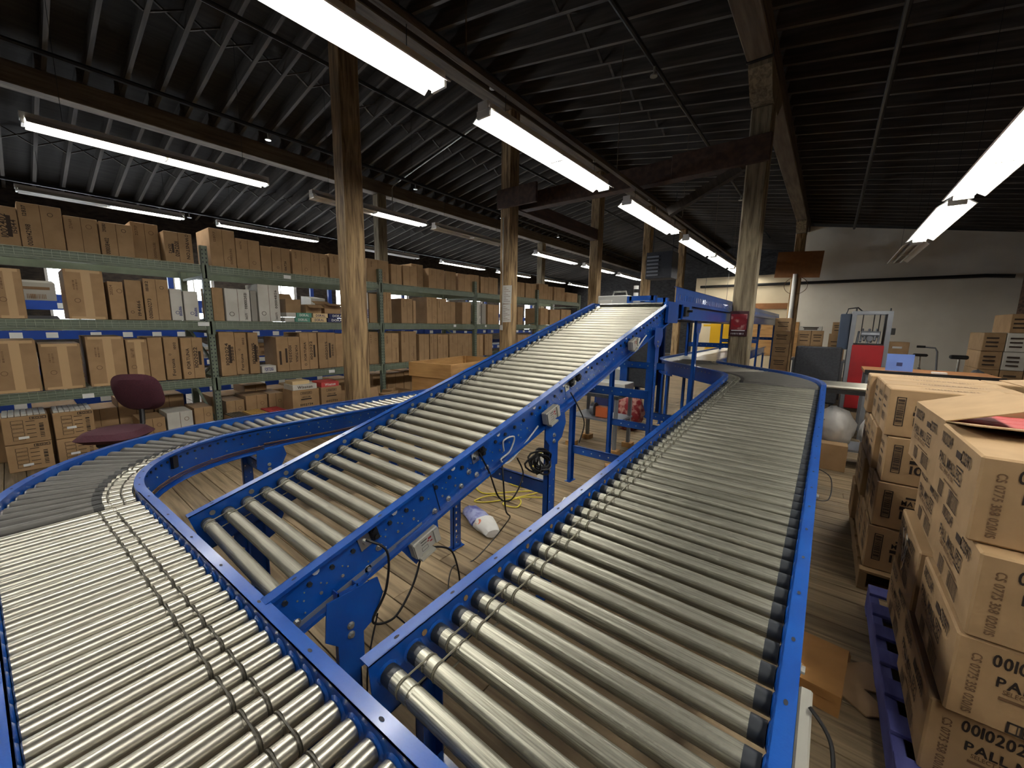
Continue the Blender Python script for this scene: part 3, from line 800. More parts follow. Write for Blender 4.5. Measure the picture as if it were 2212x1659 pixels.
# --- inclined conveyor
SB = 1.0 / 3.42
GB = 0.736; HB = 0.175
LB = math.hypot(3.42, 1.0)
xB = -1.555
tB, FB, ssB = straight_conveyor('incline_conveyor', 'long blue inclined roller conveyor climbing through the middle of the picture', (xB, 0.36, 0.812), 0.0, SB, LB + 0.02, GB, HB, 0.0762, 0.045, (0.045, 0.07), -1, 'zinc_incline', 'band', 0.02, False, 0.06, 0.305)
FBi = FB.inverted()
vR = GB/2 + 0.004
am = MB().cyl((0, 0, 0), (0.008, 0, 0), 0.0085, n=6).mesh('axle_end', 'capgrey')
for s in ssB:
    link('axle_end', am, tB, T(vR, s, -0.06))
rr = random.Random(11); pts = []; pts2 = []
for i, s in enumerate(ssB):
    for (ds, w, r) in ((0.03, -0.085, 0.003), (0.045, -0.1, 0.003), (0.02, -0.118, 0.0055), (0.055, -0.075, 0.0025), (0.035, -0.14, 0.003)):
        if rr.random() < 0.62: pts.append((s + ds, w, r))
    if i % 4 == 1: pts2.append((s + 0.03, -0.035, 0.0125))
hole_part(tB, vR, 1, LB, pts, 0.004, 'bolt', 'rail_fasteners')
hole_part(tB, vR, 1, LB, pts2, 0.004, 'label', 'painted_openings')  # white discs paint the light coming through round rail openings
hole_part(tB, -GB/2, 1, LB, [(s + 0.03, -0.03, 0.011) for i, s in enumerate(ssB) if i % 2 == 0], 0.01, 'bolt', 'painted_openings')  # bright discs stand for light through the left rail's holes
for s, w in ((0.05, -0.15), (0.30, -0.165), (0.36, -0.12), (0.62, -0.155), (0.70, -0.15), (0.78, -0.14), (0.84, -0.105), (0.88, -0.145), (0.95, -0.15)):
    bolt_obj(tB, T(vR, s, w))
MB().box(vR, vR + 0.002, 0.645, 0.648, -HB, -0.004).build('section_joint', 'hole', tB)
# grey strip paints the light caught by the channel's lower lip
MB().box(GB/2 + 0.004, GB/2 + 0.006, 0.02, 0.55, -HB - 0.002, -HB + 0.02).build('lit_lip_strip', 'greysteel', tB)
for yy, slot in ((0.60, False), (1.83, True), (3.45, False)):
    zr = 0.812 + SB * (yy - 0.36) - HB - 0.01
    leg_parts(tB, FBi, xB + GB/2 + 0.02, yy, zr + 0.03, 1, gusset=True, zrail=zr + (0.02 if yy < 1 else 0.05))
    leg_parts(tB, FBi, xB - GB/2 - 0.02, yy, zr + 0.03, -1, slotted=slot, gusset=(yy < 1), zrail=zr + 0.05)
    if yy > 1: crossbar(tB, FBi, xB - GB/2, xB + GB/2, yy, 0.3 if yy > 2 else 0.62)
    if yy > 2: crossbar(tB, FBi, xB - GB/2, xB + GB/2, yy, 0.95)
# control cards, brackets, connectors and leads on the near rail
def on_rail(y, dz=0.0):          # station along the incline for world y
    return (y - 0.36) / math.cos(math.atan(SB))
def control_card(s, w, off=0.0, hang=False):
    m = MB(); x0 = vR + off
    m.bbox(x0, x0 + 0.034, s - 0.062, s + 0.062, w - 0.034, w + 0.034, 0.003)
    m.box(x0 + 0.034, x0 + 0.041, s - 0.06, s - 0.036, w - 0.03, w + 0.03); m.box(x0 + 0.034, x0 + 0.041, s + 0.036, s + 0.06, w - 0.03, w + 0.03)
    m.box(x0 + 0.01, x0 + 0.05, s - 0.05, s + 0.02, w - 0.046, w - 0.036)
    c = m.build('control_card', 'modgrey', tB)
    p = MB(); fr = Matrix(((0, 0, 1, x0 + 0.0346), (1, 0, 0, s), (0, 1, 0, w), (0, 0, 0, 1)))
    print_items(p, [('r', -0.012, 0.018, 0.03, 0.004), ('r', -0.014, 0.006, 0.026, 0.003), ('o', -0.014, -0.014, 0.03, 0.016, 0.0015)], 0, 0, fr)
    p.build('printing', 'black', c)
    p = MB(); print_items(p, [('r', 0.016, 0.012, 0.016, 0.008), ('r', 0.02, -0.004, 0.012, 0.006), ('r', 0.006, 0.004, 0.008, 0.005)], 0, 0, fr); p.build('red_mark', 'red', c)
    return c
control_card(on_rail(0.86), -0.215, 0.012); control_card(on_rail(1.76), -0.115, 0.02); control_card(on_rail(2.88), -0.09, 0.02)
m = MB(); s = on_rail(0.86); m.prism([(s - 0.1, -0.165), (s + 0.1, -0.165), (s + 0.085, -0.26), (s - 0.05, -0.3)], 'x', vR - 0.002, vR + 0.008)
m.build('card_bracket', 'blue', tB)
for yy in (0.70, 1.25, 2.03, 2.11):
    s = on_rail(yy)
    m = MB(); m.bbox(vR + 0.001, vR + 0.022, s - 0.011, s + 0.016, -0.07, -0.012, 0.003); m.cyl((vR + 0.022, s + 0.002, -0.03), (vR + 0.03, s + 0.002, -0.03), 0.009, n=10); m.cyl((vR + 0.022, s + 0.002, -0.055), (vR + 0.03, s + 0.002, -0.055), 0.009, n=10)
    m.build('connector', 'black', tB)
    m = MB(); m.box(vR, vR + 0.004, s - 0.055, s - 0.012, -0.085, -0.03); m.cyl((vR + 0.004, s - 0.035, -0.058), (vR + 0.016, s - 0.035, -0.058), 0.008, n=6); m.build('motor_plate', 'bolt', tB)
def cable(root, pts, r, mat, name='power_lead'):
    # smooth through points (Catmull-Rom)
    P = [Vector(p) for p in pts]; out = []
    for i in range(len(P) - 1):
        p0, p1, p2, p3 = P[max(i-1, 0)], P[i], P[i+1], P[min(i+2, len(P)-1)]
        for k in range(8):
            t = k / 8
            out.append(0.5 * ((2*p1) + (p2-p0)*t + (2*p0-5*p1+4*p2-p3)*t*t + (3*p1-p0-3*p2+p3)*t**3))
    out.append(P[-1])
    return MB().tube(out, r, 6).build(name, mat, root)
def wl(*pts): return [tuple(FBi @ Vector(p)) for p in pts]
xc = xB + vR
cable(tB, wl((xc + .02, .68, .86), (xc + .05, .74, .80), (xc + .05, .73, .66), (xc + .04, .68, .56), (xc + .05, .76, .53), (xc + .04, .85, .60), (xc + .03, .9, .69), (xc + .025, .91, .73)), 0.0045, 'black')
cable(tB, wl((xc + .04, .70, .58), (xc + .06, .64, .40), (xc + .08, .64, .2), (xc + .1, .72, .02)), 0.003, 'black')
cable(tB, wl((xc + .05, .77, .53), (xc + .055, .82, .45), (xc + .06, .87, .32), (xc + .08, .86, .15), (xc + .1, .84, .02)), 0.003, 'black')
cable(tB, wl((xc + .03, .96, .71), (xc + .06, 1.04, .66), (xc + .04, 1.1, .45), (xc - .2, 1.25, .2), (-1.77, 1.64, .012), (-1.72, 1.8, .012), (-1.6, 2.0, .25), (xc + .03, 1.42, .7), (xc + .02, 1.40, 0.96)), 0.004, 'black')
cable(tB, wl((xc + .02, 1.24, 1.03), (xc + .03, 1.3, .92), (xc + .04, 1.36, .78), (xc + .04, 1.46, .74), (xc + .03, 1.56, .83), (xc + .02, 1.52, .93)), 0.004, 'black')
cable(tB, wl((xc + .015, 1.42, .99), (xc + .03, 1.40, 1.05), (xc + .03, 1.48, 1.05), (xc + .02, 1.46, .98), (xc + .03, 1.38, .96), (xc + .02, 1.47, .93), (xc + .02, 1.7, 1.06)), 0.0045, 'lightgrey', 'mains_lead')
cable(tB, wl((xc + .02, 2.93, 1.44), (xc + .03, 3.05, 1.5), (xc + .03, 3.0, 1.42), (xc + .03, 3.15, 1.5), (xc + .02, 3.22, 1.52)), 0.006, 'lightgrey', 'mains_lead')
cable(tB, wl((xc + .02, 2.03, 1.2), (xc + .04, 2.1, 1.1), (xc + .03, 2.2, .98), (xc + .02, 2.16, .86)), 0.004, 'black')
m = MB(); rb = random.Random(2)
for i in range(10):
    c = Vector((xc + .03 + rb.uniform(-.01, .02), 1.70 + rb.uniform(-.03, .03), .86 + rb.uniform(-.02, .02))); ra, rb2 = rb.uniform(.05, .09), rb.uniform(.03, .06); ph = rb.uniform(0, 6)
    m.tube([c + Vector((.012 * math.sin(3 * t_ + ph), ra * math.cos(t_), rb2 * math.sin(t_) - .02 * math.cos(t_))) for t_ in [2 * PI * q / 16 for q in range(16)]], 0.0055, 5, closed=True)
m.v = [tuple(FBi @ Vector(p)) for p in m.v]; m.build('lead_bundle', 'black', tB)

# --- right conveyor
SC_ = 0.0765
xC = -0.378; GC = 0.741
LC = (4.35 - 0.43) * math.sqrt(1 + SC_**2)
tC, FC, ssC = straight_conveyor('roller_conveyor', 'wide blue roller conveyor filling the right foreground', (xC, 0.43, 0.812), 0.0, SC_, LC, GC, 0.175, 0.0762, 0.045, (0.06, 0.095), -1, 'zinc_dull', 'band', 0.03, True, 0.055, 0.19)
FCi = FC.inverted()
hole_part(tC, -GC/2 , 1, LC, [(s + 0.038, -0.03, 0.0085) for i, s in enumerate(ssC) if i % 2 == 1], 0.01, 'palletwood', 'painted_openings')  # solid tan discs drawn in place of rail openings
pts = []
for i, s in enumerate(ssC[:20]):
    pts += [(s + 0.02, -0.095, 0.003), (s + 0.045, -0.1, 0.0045), (s + 0.01, -0.11, 0.003)]
hole_part(tC, -GC/2, 1, LC, pts, 0.01, 'bolt', 'rail_fasteners')
for yy in (0.62, 2.2, 3.7):
    zr = 0.812 + SC_ * (yy - 0.43) - 0.175
    for s in (-1, 1):
        leg_parts(tC, FCi, xC + s * (GC/2 + 0.02), yy, zr + 0.02, s, gusset=False)
    crossbar(tC, FCi, xC - GC/2, xC + GC/2, yy, 0.3)
m = MB(); m.bbox(GC/2 + 0.04, GC/2 + 0.065, 0.36, 0.6, -0.16, -0.06, 0.004); m.build('control_card', 'modgrey', tC)
cable(tC, [(GC/2 + .06, .54, -.05), (GC/2 + .1, .5, -.08), (GC/2 + .1, .42, -.15), (GC/2 + .05, .38, -.15)], 0.004, 'black')
cable(tC, [(GC/2 + .06, .42, -.12), (GC/2 + .13, .34, -.2), (GC/2 + .18, .26, -.4), (GC/2 + .1, .2, -.75)], 0.0055, 'black')
cable(tC, [(GC/2 + .03, 2.02, -.06), (GC/2 + .09, 2.02, -.1), (GC/2 + .09, 1.94, -.18), (GC/2 + .02, 1.88, -.17)], 0.0025, 'black')
for s, w in ((0.6, -0.02), (1.6, -0.03), (2.9, -0.03)): bolt_obj(tC, T(GC/2 + FLG, s, w))

# --- S bend at the far end of the right conveyor
ZC = 0.812 + SC_ * (4.35 - 0.43)
rC = 0.9
C1 = (xC - GC/2 - rC, 4.36)
cv1 = curve_conveyor('curve_conveyor', 'blue conveyor bend with grey rollers at the far end of the right conveyor', C1, rC, GC, 0.0, math.radians(45), ZC, 0.17, 26, 'zinc_dull', 1.1, 0.14, 'band', (0.06, 0.095))
q = math.radians(45)
E1 = Vector((C1[0] + (rC + GC/2) * math.cos(q), C1[1] + (rC + GC/2) * math.sin(q), ZC))
LS = 0.88
tS, FS, _ = straight_conveyor('roller_conveyor', 'short diagonal blue conveyor between the two bends under the high guard', E1, q, 0.0, LS, GC, 0.17, 0.0762, 0.04, (0.06, 0.095), -1, 'zinc', 'band', None, False, 0.05, 0.2)
E2 = E1 + Vector((-math.sin(q), math.cos(q), 0)) * LS
rD = 0.55
C2 = (E2[0] + (rD + GC/2) * math.cos(q), E2[1] + (rD + GC/2) * math.sin(q))
cv2 = curve_conveyor('curve_conveyor', 'dark roller bend beside the poster post', C2, rD, GC, math.radians(225), math.radians(180), ZC, 0.2, 24, 'zinc_dull', 1.1, 0.1, 'band', (0.03, 0.06))
bpy.context.view_layer.update()
xE = C2[0] - (rD + GC/2)
F4 = frame((xE, C2[1], ZC), 0.0, 0.0)
t4 = thing('belt_conveyor', 'silver belt conveyor running away behind the poster post', 'conveyor', mat=F4)
for sg in (-1, 1): rail_straight('side_rail', t4, sg * GC/2, sg, 5.5, 0.17)
MB().box(-GC/2 + .01, GC/2 - .01, 0, 5.5, -0.05, -0.03).build('belt', 'beltmetal', t4)
for (tt, pts) in ((cv1, ((C1[0] + (rC - .03), 4.42), (E1[0] + .3, E1[1] + .36))), (cv2, ((E2[0] - .36, E2[1] - .12), (xE - GC/2 - .03, C2[1])))):
    for (x, y) in pts: leg_parts(tt, tt.matrix_basis.inverted(), x, y, ZC - 0.15, 1, gusset=False)
for (x, y) in ((xE - GC/2 - .02, C2[1] + 1.6), (xE + GC/2 + .02, C2[1] + 1.6), (xE - GC/2 - .02, C2[1] + 5.2), (xE + GC/2 + .02, C2[1] + 5.2)):
    leg_parts(t4, F4.inverted(), x, y, ZC - 0.15, 1, gusset=False)
for yy in (4.86, ):
    crossbar(cv1, cv1.matrix_basis.inverted(), C1[0] + .1, C1[0] + .85, 4.42, 0.55)

# --- high conveyor after the incline with its tall perforated guard
zD = 1.815
F5 = frame((xB, 3.79, zD), 0.0, 0.0)
t5 = thing('elevated_conveyor', 'elevated blue conveyor with tall perforated side guard beyond the incline', 'conveyor', mat=F5)
LD = 10.0
for sg in (-1, 1): rail_straight('side_rail', t5, sg * GB/2, sg, LD, 0.155)
rmD = roller_mesh('roller', GB - 0.012, RAD, (), 'zinc', 12)
for i in range(14): link('roller', rmD, t5, T(-(GB - 0.012)/2, 0.04 + i * 0.0762, -0.05))
MB().box(-GB/2 + .01, GB/2 - .01, 1.15, LD, -0.04, -0.025).build('belt', 'black', t5)
m = MB(); gh = 0.135
m.box(GB/2 + 0.004, GB/2 + 0.008, 0.2, LD, 0.0, 0.035)
m.box(GB/2 + 0.004, GB/2 + 0.008, 0.2, LD, 0.09, gh + 0.02)
s = 0.2
while s < LD:
    m.box(GB/2 + 0.004, GB/2 + 0.008, s, s + (0.05 if s < 5 else 0.09), 0.035, 0.09); s += 0.076 if s < 5 else 0.12
m.box(GB/2 - 0.02, GB/2 + 0.008, 0.2, LD, gh + 0.016, gh + 0.02)
m.build('side_guard', 'blue', t5)
m = MB(); m.box(GB/2 + 0.02, GB/2 + 0.045, -0.12, 0.18, -0.19, 0.0); m.box(GB/2 + .037, GB/2 + 0.05, 0.3, 0.62, -0.15, -0.01); m.build('splice_plate', 'blue', t5)
m = MB(); m.bbox(GB/2 + .05, GB/2 + .075, 0.33, 0.44, -0.12, -0.03, .004); m.cyl((GB/2 + .075, .38, -.07), (GB/2 + .12, .38, -.07), .012, n=8); m.build('sensor', 'black', t5)
m = MB()
for k in range(4): m.cyl((-GB/2 + .05, 0.02, -0.02), (GB/2 - .05, 0.02, -0.02), 0.019, n=12)
m.build('nose_roller', 'galv', t5)
F5i = F5.inverted()
for yy in (4.98, 7.4, 10.2, 13.2):
    leg_parts(t5, F5i, xB + GB/2 - 0.03, yy, zD - .15, 1, gusset=True, zrail=zD - .14)
    leg_parts(t5, F5i, xB - GB/2 - 0.02, yy if yy > 5 else 4.35, zD - .15, -1, gusset=False)
    if yy > 5 : crossbar(t5, F5i, xB - GB/2, xB + GB/2 - 0.05, yy, 1.25)
crossbar(t5, F5i, xB - GB/2, xB + .2, 4.36, 1.12)
crossbar(t5, F5i, xB - GB/2, xB + .2, 4.36, 0.42)

# ------------------------------------------------------------------ green pallet rack along the left
XF, XBK = -6.40, -7.45
UP = [-0.82, 1.66, 4.24, 6.70, 9.18, 11.55]
LV = [0.80, 1.55, 2.27]
rack = thing('pallet_rack', 'long sage green pallet rack with wire decks along the left side', 'rack', (XF, 1.66, 0))
RO = Vector((XF, 1.66, 0))
def rl(mb): mb.v = [(a - RO.x, b - RO.y, c) for a, b, c in mb.v]; return mb
UH = 2.52
for y in UP:
    for x in (XF, XBK):
        m = MB(); w = 0.075; t = 0.004
        fx = x; bx = x - 0.07
        m.box(fx - t, fx, y - w/2, y + w/2, 0, UH); m.box(bx, fx, y - w/2, y - w/2 + t, 0, UH); m.box(bx, fx, y + w/2 - t, y + w/2, 0, UH)
        u = rl(m).build('upright', 'green', rack)
        if x == XF and y < 10:
            h = MB(); z = 0.06
            while z < UH - 0.03:
                for s in (-0.019, 0.019):
                    h.add([(fx + 0.0012, y + s - 0.007, z + 0.02), (fx + 0.0012, y + s + 0.007, z + 0.02), (fx + 0.0012, y + s + 0.004, z), (fx + 0.0012, y + s - 0.004, z)], [(0, 3, 2, 1)])
                z += 0.051
            tag(rl(h).build('punched_holes', 'hole', u), kind='stuff')
        m = MB().box(fx - 0.09, fx + 0.02, y - 0.06, y + 0.06, 0, 0.006); rl(m).build('foot_plate', 'green', u)
    zz = [0.12, 0.62, 1.0, 1.45, 1.62]
    for i in range(4):
        m = MB().tube([(XF - 0.05, y, zz[i]), (XBK - 0.02, y, zz[i + 1])] if i % 2 == 0 else [(XBK - 0.02, y, zz[i]), (XF - 0.05, y, zz[i + 1])], 0.018, 4); rl(m).build('frame_brace', 'green', rack)
    for z in (0.12, 1.42, 2.14):
        m = MB().box(XBK, XF - 0.05, y - 0.016, y + 0.016, z - 0.016, z + 0.016); rl(m).build('frame_strut', 'green', rack)
rk = random.Random(21)
for b in range(5):
    y0, y1 = UP[b] + 0.04, UP[b + 1] - 0.04
    for li, z in enumerate(LV):
        for x, d in ((XF, 1), (XBK - 0.03, -1)):
            m = MB()
            m.prism([(x - 0.045, z - 0.10), (x + 0.0, z - 0.10), (x + 0.0, z - 0.03), (x - 0.02, z - 0.03), (x - 0.02, z), (x - 0.045, z)], 'y', y0, y1)
            bo = rl(m).build('beam', 'green', rack)
            if x == XF:
                for ye, s in ((y0, 1), (y1, -1)):
                    e = MB().box(x - 0.045, x + 0.006, ye, ye + s * 0.006, z - 0.16, z + 0.01); e.box(x, x + 0.006, ye - s * 0.05, ye + s * 0.004, z - 0.16, z + 0.01); rl(e).build('beam_connector', 'green', bo)
        if b < 3 or li > 0:
            m = MB(); st = 0.062 if b < 2 else 0.1
            yy = y0 + 0.02
            plain = (b == 2 and li == 2)
            while yy < y1 - 0.01:
                if plain: m.box(XBK, XF - 0.03, yy - 0.003, yy + 0.003, z + 0.0, z + 0.006)
                else: m.tube([(XBK, yy, z + 0.004), (XF + 0.003, yy, z + 0.004), (XF + 0.0045, yy, z - 0.075)], 0.0028, 4)
                yy += st
            for k in range(12 if b < 2 else 6):
                xx = XBK + 0.03 + (XF - XBK - 0.04) * k / (11 if b < 2 else 5)
                m.box(xx - 0.0028, xx + 0.0028, y0 + 0.01, y1 - 0.01, z + 0.006, z + 0.0115)
            if not plain:
                for zz in (z - 0.022, z - 0.05, z - 0.074): m.box(XF + 0.006, XF + 0.0105, y0 + 0.01, y1 - 0.01, zz - 0.0022, zz + 0.0022)
            rl(m).build('wire_deck', 'wire', rack)
for (y, z, w) in ((2.6, 2.2, 0.1), (1.52, 1.5, 0.12), (0.42, 0.7, 0.09), (3.2, 0.74, 0.1), (6.0, 1.5, 0.07), (7.0, 1.5, 0.06)):
    rl(MB().box(XF + 0.012, XF + 0.014, y, y + w, z, z + 0.05)).build('shelf_tag', 'label', rack)

# ------------------------------------------------------------------ cartons
def carton(name, label, x0, x1, y0, y1, z0, h, mat='card', group=None, seam=None, tape=None, faces=(), rotz=0.0, cat='carton', bev=0.004):
    dx, dy = x1 - x0, y1 - y0
    o = MB().bbox(-dx/2, dx/2, -dy/2, dy/2, 0, h, min(bev, dx/6, dy/6)).build(name, mat)
    o.location = ((x0 + x1)/2, (y0 + y1)/2, z0); o.rotation_euler = (0, 0, rotz)
    tag(o, label, cat, group)
    if seam is not None:        # vertical flap seam on the +x face at fraction
        yy = -dy/2 + dy * seam
        MB().box(dx/2 - 0.001, dx/2 + 0.0012, yy - 0.0022, yy + 0.0022, 0.004, h - 0.004).build('flap_seam', 'seam', o)
    if tape is not None:
        yy = -dy/2 + dy * tape; tw = min(0.035, dy * 0.16)
        m = MB().box(dx/2, dx/2 + 0.0015, yy - tw, yy + tw, 0.0, h); m.box(dx/2, dx/2 + 0.0016, -dy/2 + 0.02, dy/2 - 0.02, h - 0.03, h - 0.002); m.box(dx/2, dx/2 + 0.0016, -dy/2 + 0.02, dy/2 - 0.02, 0.002, 0.03)
        m.build('tape', 'tape', o)
    for (fc, items, ink) in faces:
        m = MB(); print_items(m, items, dx, dy, face_frame(fc, dx, dy, h, 0.0024)); m.build('printing', ink, o)
    return o
cr = random.Random(99)
def num(): return '00101%05d' % cr.randint(10000, 99999)
def rack_print(style, dy, h):
    """prints on the aisle face; carton lies on its side so lettering runs vertically"""
    it = []; ink = 'ink'
    q = dy / 2
    if style == 'win':
        it = [('t', 'WINSTON', q * 0.62, 0, 0.035, -90, h * 0.72), ('ring', q * 0.62, h * 0.42, 0.016, 0.005), ('t', '1002400', -q * 0.15, -h * 0.06, 0.04, -90, h * 0.5), ('r', -q * 0.42, -h * 0.05, 0.022, h * 0.3), ('t', '15342', -q * 0.62, -h * 0.08, 0.03, -90, h * 0.3)]
    elif style == 'n1':
        it = [('t', '1002402', -q * 0.1, 0.0, 0.045, 90, h * 0.6), ('r', q * 0.3, 0, 0.03, h * 0.55), ('t', '15044', q * 0.62, 0, 0.035, 90, h * 0.35)]
    elif style == 'for':
        it = [('t', 'FORTUNA', -q * 0.45, h * 0.0, 0.036, 90, h * 0.5), ('ring', -q * 0.45, -h * 0.36, 0.018, 0.006), ('t', '1002022', q * 0.25, h * 0.02, 0.042, 90, h * 0.5), ('r', q * 0.62, -0.0, 0.028, h * 0.34)]
    elif style == 'fo':
        it = [('t', 'Fortuna', 0.0, -h * 0.2, 0.034, 90, h * 0.4), ('ring', -q * 0.3, h * 0.1, 0.012, 0.004), ('t', '1002', q * 0.4, h * 0.3, 0.025, 90, h * 0.16)]; ink = 'ink'
    elif style == 'num':
        it = [('t', '10020' + str(cr.randint(10, 29)), -q * 0.1, 0.0, 0.04, 90, h * 0.5), ('r', q * 0.3, 0, 0.03, h * 0.42), ('t', str(cr.randint(30000, 30999)), q * 0.62, 0, 0.03, 90, h * 0.34)]
    elif style == 'num2':
        it = [('t', '1002026', q * 0.15, 0.0, 0.04, -90, h * 0.5), ('r', -q * 0.2, -0.02, 0.03, h * 0.42), ('t', 'FORTUNA', q * 0.68, 0, 0.034, -90, h * 0.5), ('r', -q * 0.7, -h * .1, 0.03, h * 0.4)]
    elif style in ('wn',):
        it = [('t', num(), q * 0.62, 0.06, 0.034, 90, h * 0.5), ('ring', -q * 0.55, -h * 0.28, 0.03, 0.006), ('t', '36071', q * 0.6, -h * 0.35, 0.03, 90, h * 0.2)]
    elif style == 's':
        it = [('t', str(cr.randint(10000, 29999)), -q * 0.7, h * 0.32, 0.028, 90, h * 0.24), ('t', num(), -q * 0.62, -h * 0.22, 0.036, 90, h * 0.48), ('ring', q * 0.45, h * 0.3, 0.02, 0.004)]
    elif style == 'n':
        it = [('t', str(cr.randint(100000, 199999)), q * 0.4, -h * 0.2, 0.032, 90, h * 0.38), ('ring', -q * 0.4, -h * 0.3, 0.016, 0.004)]
    elif style == 'c':
        it = [('t', str(cr.randint(10000, 29999)), -q * 0.6, h * 0.28, 0.026, 90, h * 0.26), ('ring', q * 0.45, h * 0.26 * cr.choice((1, -1)), 0.024, 0.005)]; ink = 'inksoft'
        if cr.random() < 0.5: it.append(('t', num(), q * 0.6 , -h * 0.2, 0.028, 90, h * 0.42))
    elif style == 't':
        it = [('ring', -q * 0.45, -h * 0.12, 0.024, 0.005), ('bars', -q * 0.4, h * 0.2, 0.014, h * 0.22, 9, True), ('bars', -q * 0.55, h * 0.2, 0.014, h * 0.2, 8, True)]; ink = 'inksoft'
    elif style == 'w':
        it = [('ring', 0, -h * 0.25, 0.02, 0.005), ('t', '86686', q * 0.5, -h * 0.2, 0.03, 90, h * 0.3)]; ink = 'inkblue'
    return [('+x', it, ink)] if it else []
TOP = [(-0.01,0.17,0.37,'n1'),(0.17,0.47,0.43,'s'),(0.475,0.73,0.37,'c'),(0.735,1.01,0.36,'s'),(1.02,1.275,0.44,'c'),(1.28,1.56,0.36,'win'),(1.74,2.03,0.48,'c'),(2.035,2.33,0.40,'c'),(2.34,2.48,0.35,'p'),(2.49,2.75,0.36,'n'),(2.76,3.04,0.36,'c'),(3.05,3.33,0.36,'c'),(3.34,3.73,0.38,'c'),(4.02,4.47,0.40,'c'),(4.49,4.73,0.36,'p'),(4.75,5.07,0.37,'p'),(5.08,5.37,0.45,'c'),(5.39,5.81,0.39,'c'),(5.84,6.14,0.38,'p'),(6.19,6.57,0.37,'p'),(6.60,6.89,0.39,'p'),(6.91,7.18,0.37,'p'),(7.21,7.56,0.39,'p'),(8.31,8.65,0.38,'p'),(8.71,9.20,0.38,'p'),(9.27,9.73,0.42,'c'),(9.77,10.01,0.38,'p'),(10.06,10.34,0.39,'p'),(10.37,10.71,0.40,'p'),(10.78,11.47,0.28,'p')]
MID = [(-0.06,0.13,0.49,'t'),(0.41,0.71,0.53,'t'),(0.74,0.87,0.43,'c'),(0.88,1.03,0.46,'n'),(1.04,1.275,0.49,'s'),(1.28,1.40,0.39,'w'),(1.41,1.56,0.37,'w'),(1.72,1.85,0.44,'p'),(1.86,2.16,0.44,'wn'),(2.17,2.25,0.43,'g'),(2.27,2.56,0.53,'wn'),(3.93,4.01,0.53,'w'),(4.04,4.20,0.52,'p'),(4.29,4.50,0.56,'c'),(4.70,4.97,0.47,'c'),(4.99,5.06,0.44,'p'),(5.32,5.59,0.53,'c'),(5.60,5.86,0.52,'c'),(5.87,6.14,0.47,'p'),(6.35,6.63,0.48,'p'),(6.76,6.96,0.52,'wn'),(6.98,7.13,0.48,'g'),(7.17,7.58,0.47,'p'),(8.37,8.59,0.46,'p'),(9.44,9.82,0.47,'p'),(9.88,10.43,0.45,'p'),(10.49,11.07,0.47,'c')]
LOW = [(-0.17,0.15,0.53,'t'),(0.16,0.46,0.49,'t'),(0.50,0.81,0.56,'t'),(0.82,1.01,0.52,'t'),(1.02,1.16,0.54,'p'),(1.17,1.32,0.54,'fo'),(1.33,1.56,0.53,'for'),(1.74,1.92,0.60,'num'),(1.93,2.08,0.59,'fo'),(2.09,2.22,0.59,'num'),(2.45,2.79,0.52,'num2'),(2.80,3.07,0.58,'for'),(3.08,3.37,0.58,'num'),(3.38,3.65,0.56,'p'),(4.01,4.20,0.59,'c'),(4.31,4.63,0.56,'c'),(4.69,5.05,0.59,'c'),(5.10,5.36,0.53,'p'),(5.39,5.59,0.53,'c'),(5.60,5.89,0.52,'c'),(5.92,6.41,0.53,'c'),(6.43,6.68,0.53,'p'),(6.76,7.01,0.50,'p'),(7.08,7.36,0.51,'c'),(8.35,8.76,0.48,'p'),(8.81,9.13,0.48,'p')]
DESC = {'win': 'carton printed WINSTON', 'n1': 'carton printed 1002402', 'for': 'carton printed FORTUNA', 'fo': 'narrow carton printed Fortuna', 'num': 'carton with a large stock number', 'num2': 'carton with upside-down stock number', 'wn': 'white carton with black number',
        'w': 'plain white carton', 'g': 'narrow grey carton', 't': 'brown carton sealed with pale tape', 's': 'brown carton with printed number', 'n': 'brown carton with number', 'c': 'brown carton with faint round mark', 'p': 'plain brown carton'}
for nm, lst, z, gname in (('top', TOP, 2.285, 'cartons on the top shelf'), ('middle', MID, 1.567, 'cartons on the middle shelf'), ('lower', LOW, 0.817, 'cartons on the lower shelf')):
    for i, (y0, y1, h, stl) in enumerate(lst):
        x1 = XF - 0.035 - cr.uniform(0, 0.05)
        if stl == 't': x1 = XF - 0.01
        if nm == 'top' and i in (4, 16): x1 -= 0.16
        if any(y0 < u + 0.042 and y1 > u - 0.042 for u in UP): x1 = XF - 0.078
        dep = cr.uniform(0.42, 0.6)
        mt = {'w': 'whitecard', 'wn': 'whitecard', 'g': 'greycard'}.get(stl, 'card')
        lab = "%s, %s from left on the green rack's %s shelf" % (DESC[stl], ORD[i], nm)
        carton('carton', lab, x1 - dep, x1, y0 + 0.002, y1 - 0.002, z, h, mt, gname, seam=(0.5 if stl not in ('t', 'n1') and (y1 - y0) > 0.2 else None), tape=(0.55 if stl == 't' else None), faces=rack_print(stl, y1 - y0, h) if y0 < 8 else ())
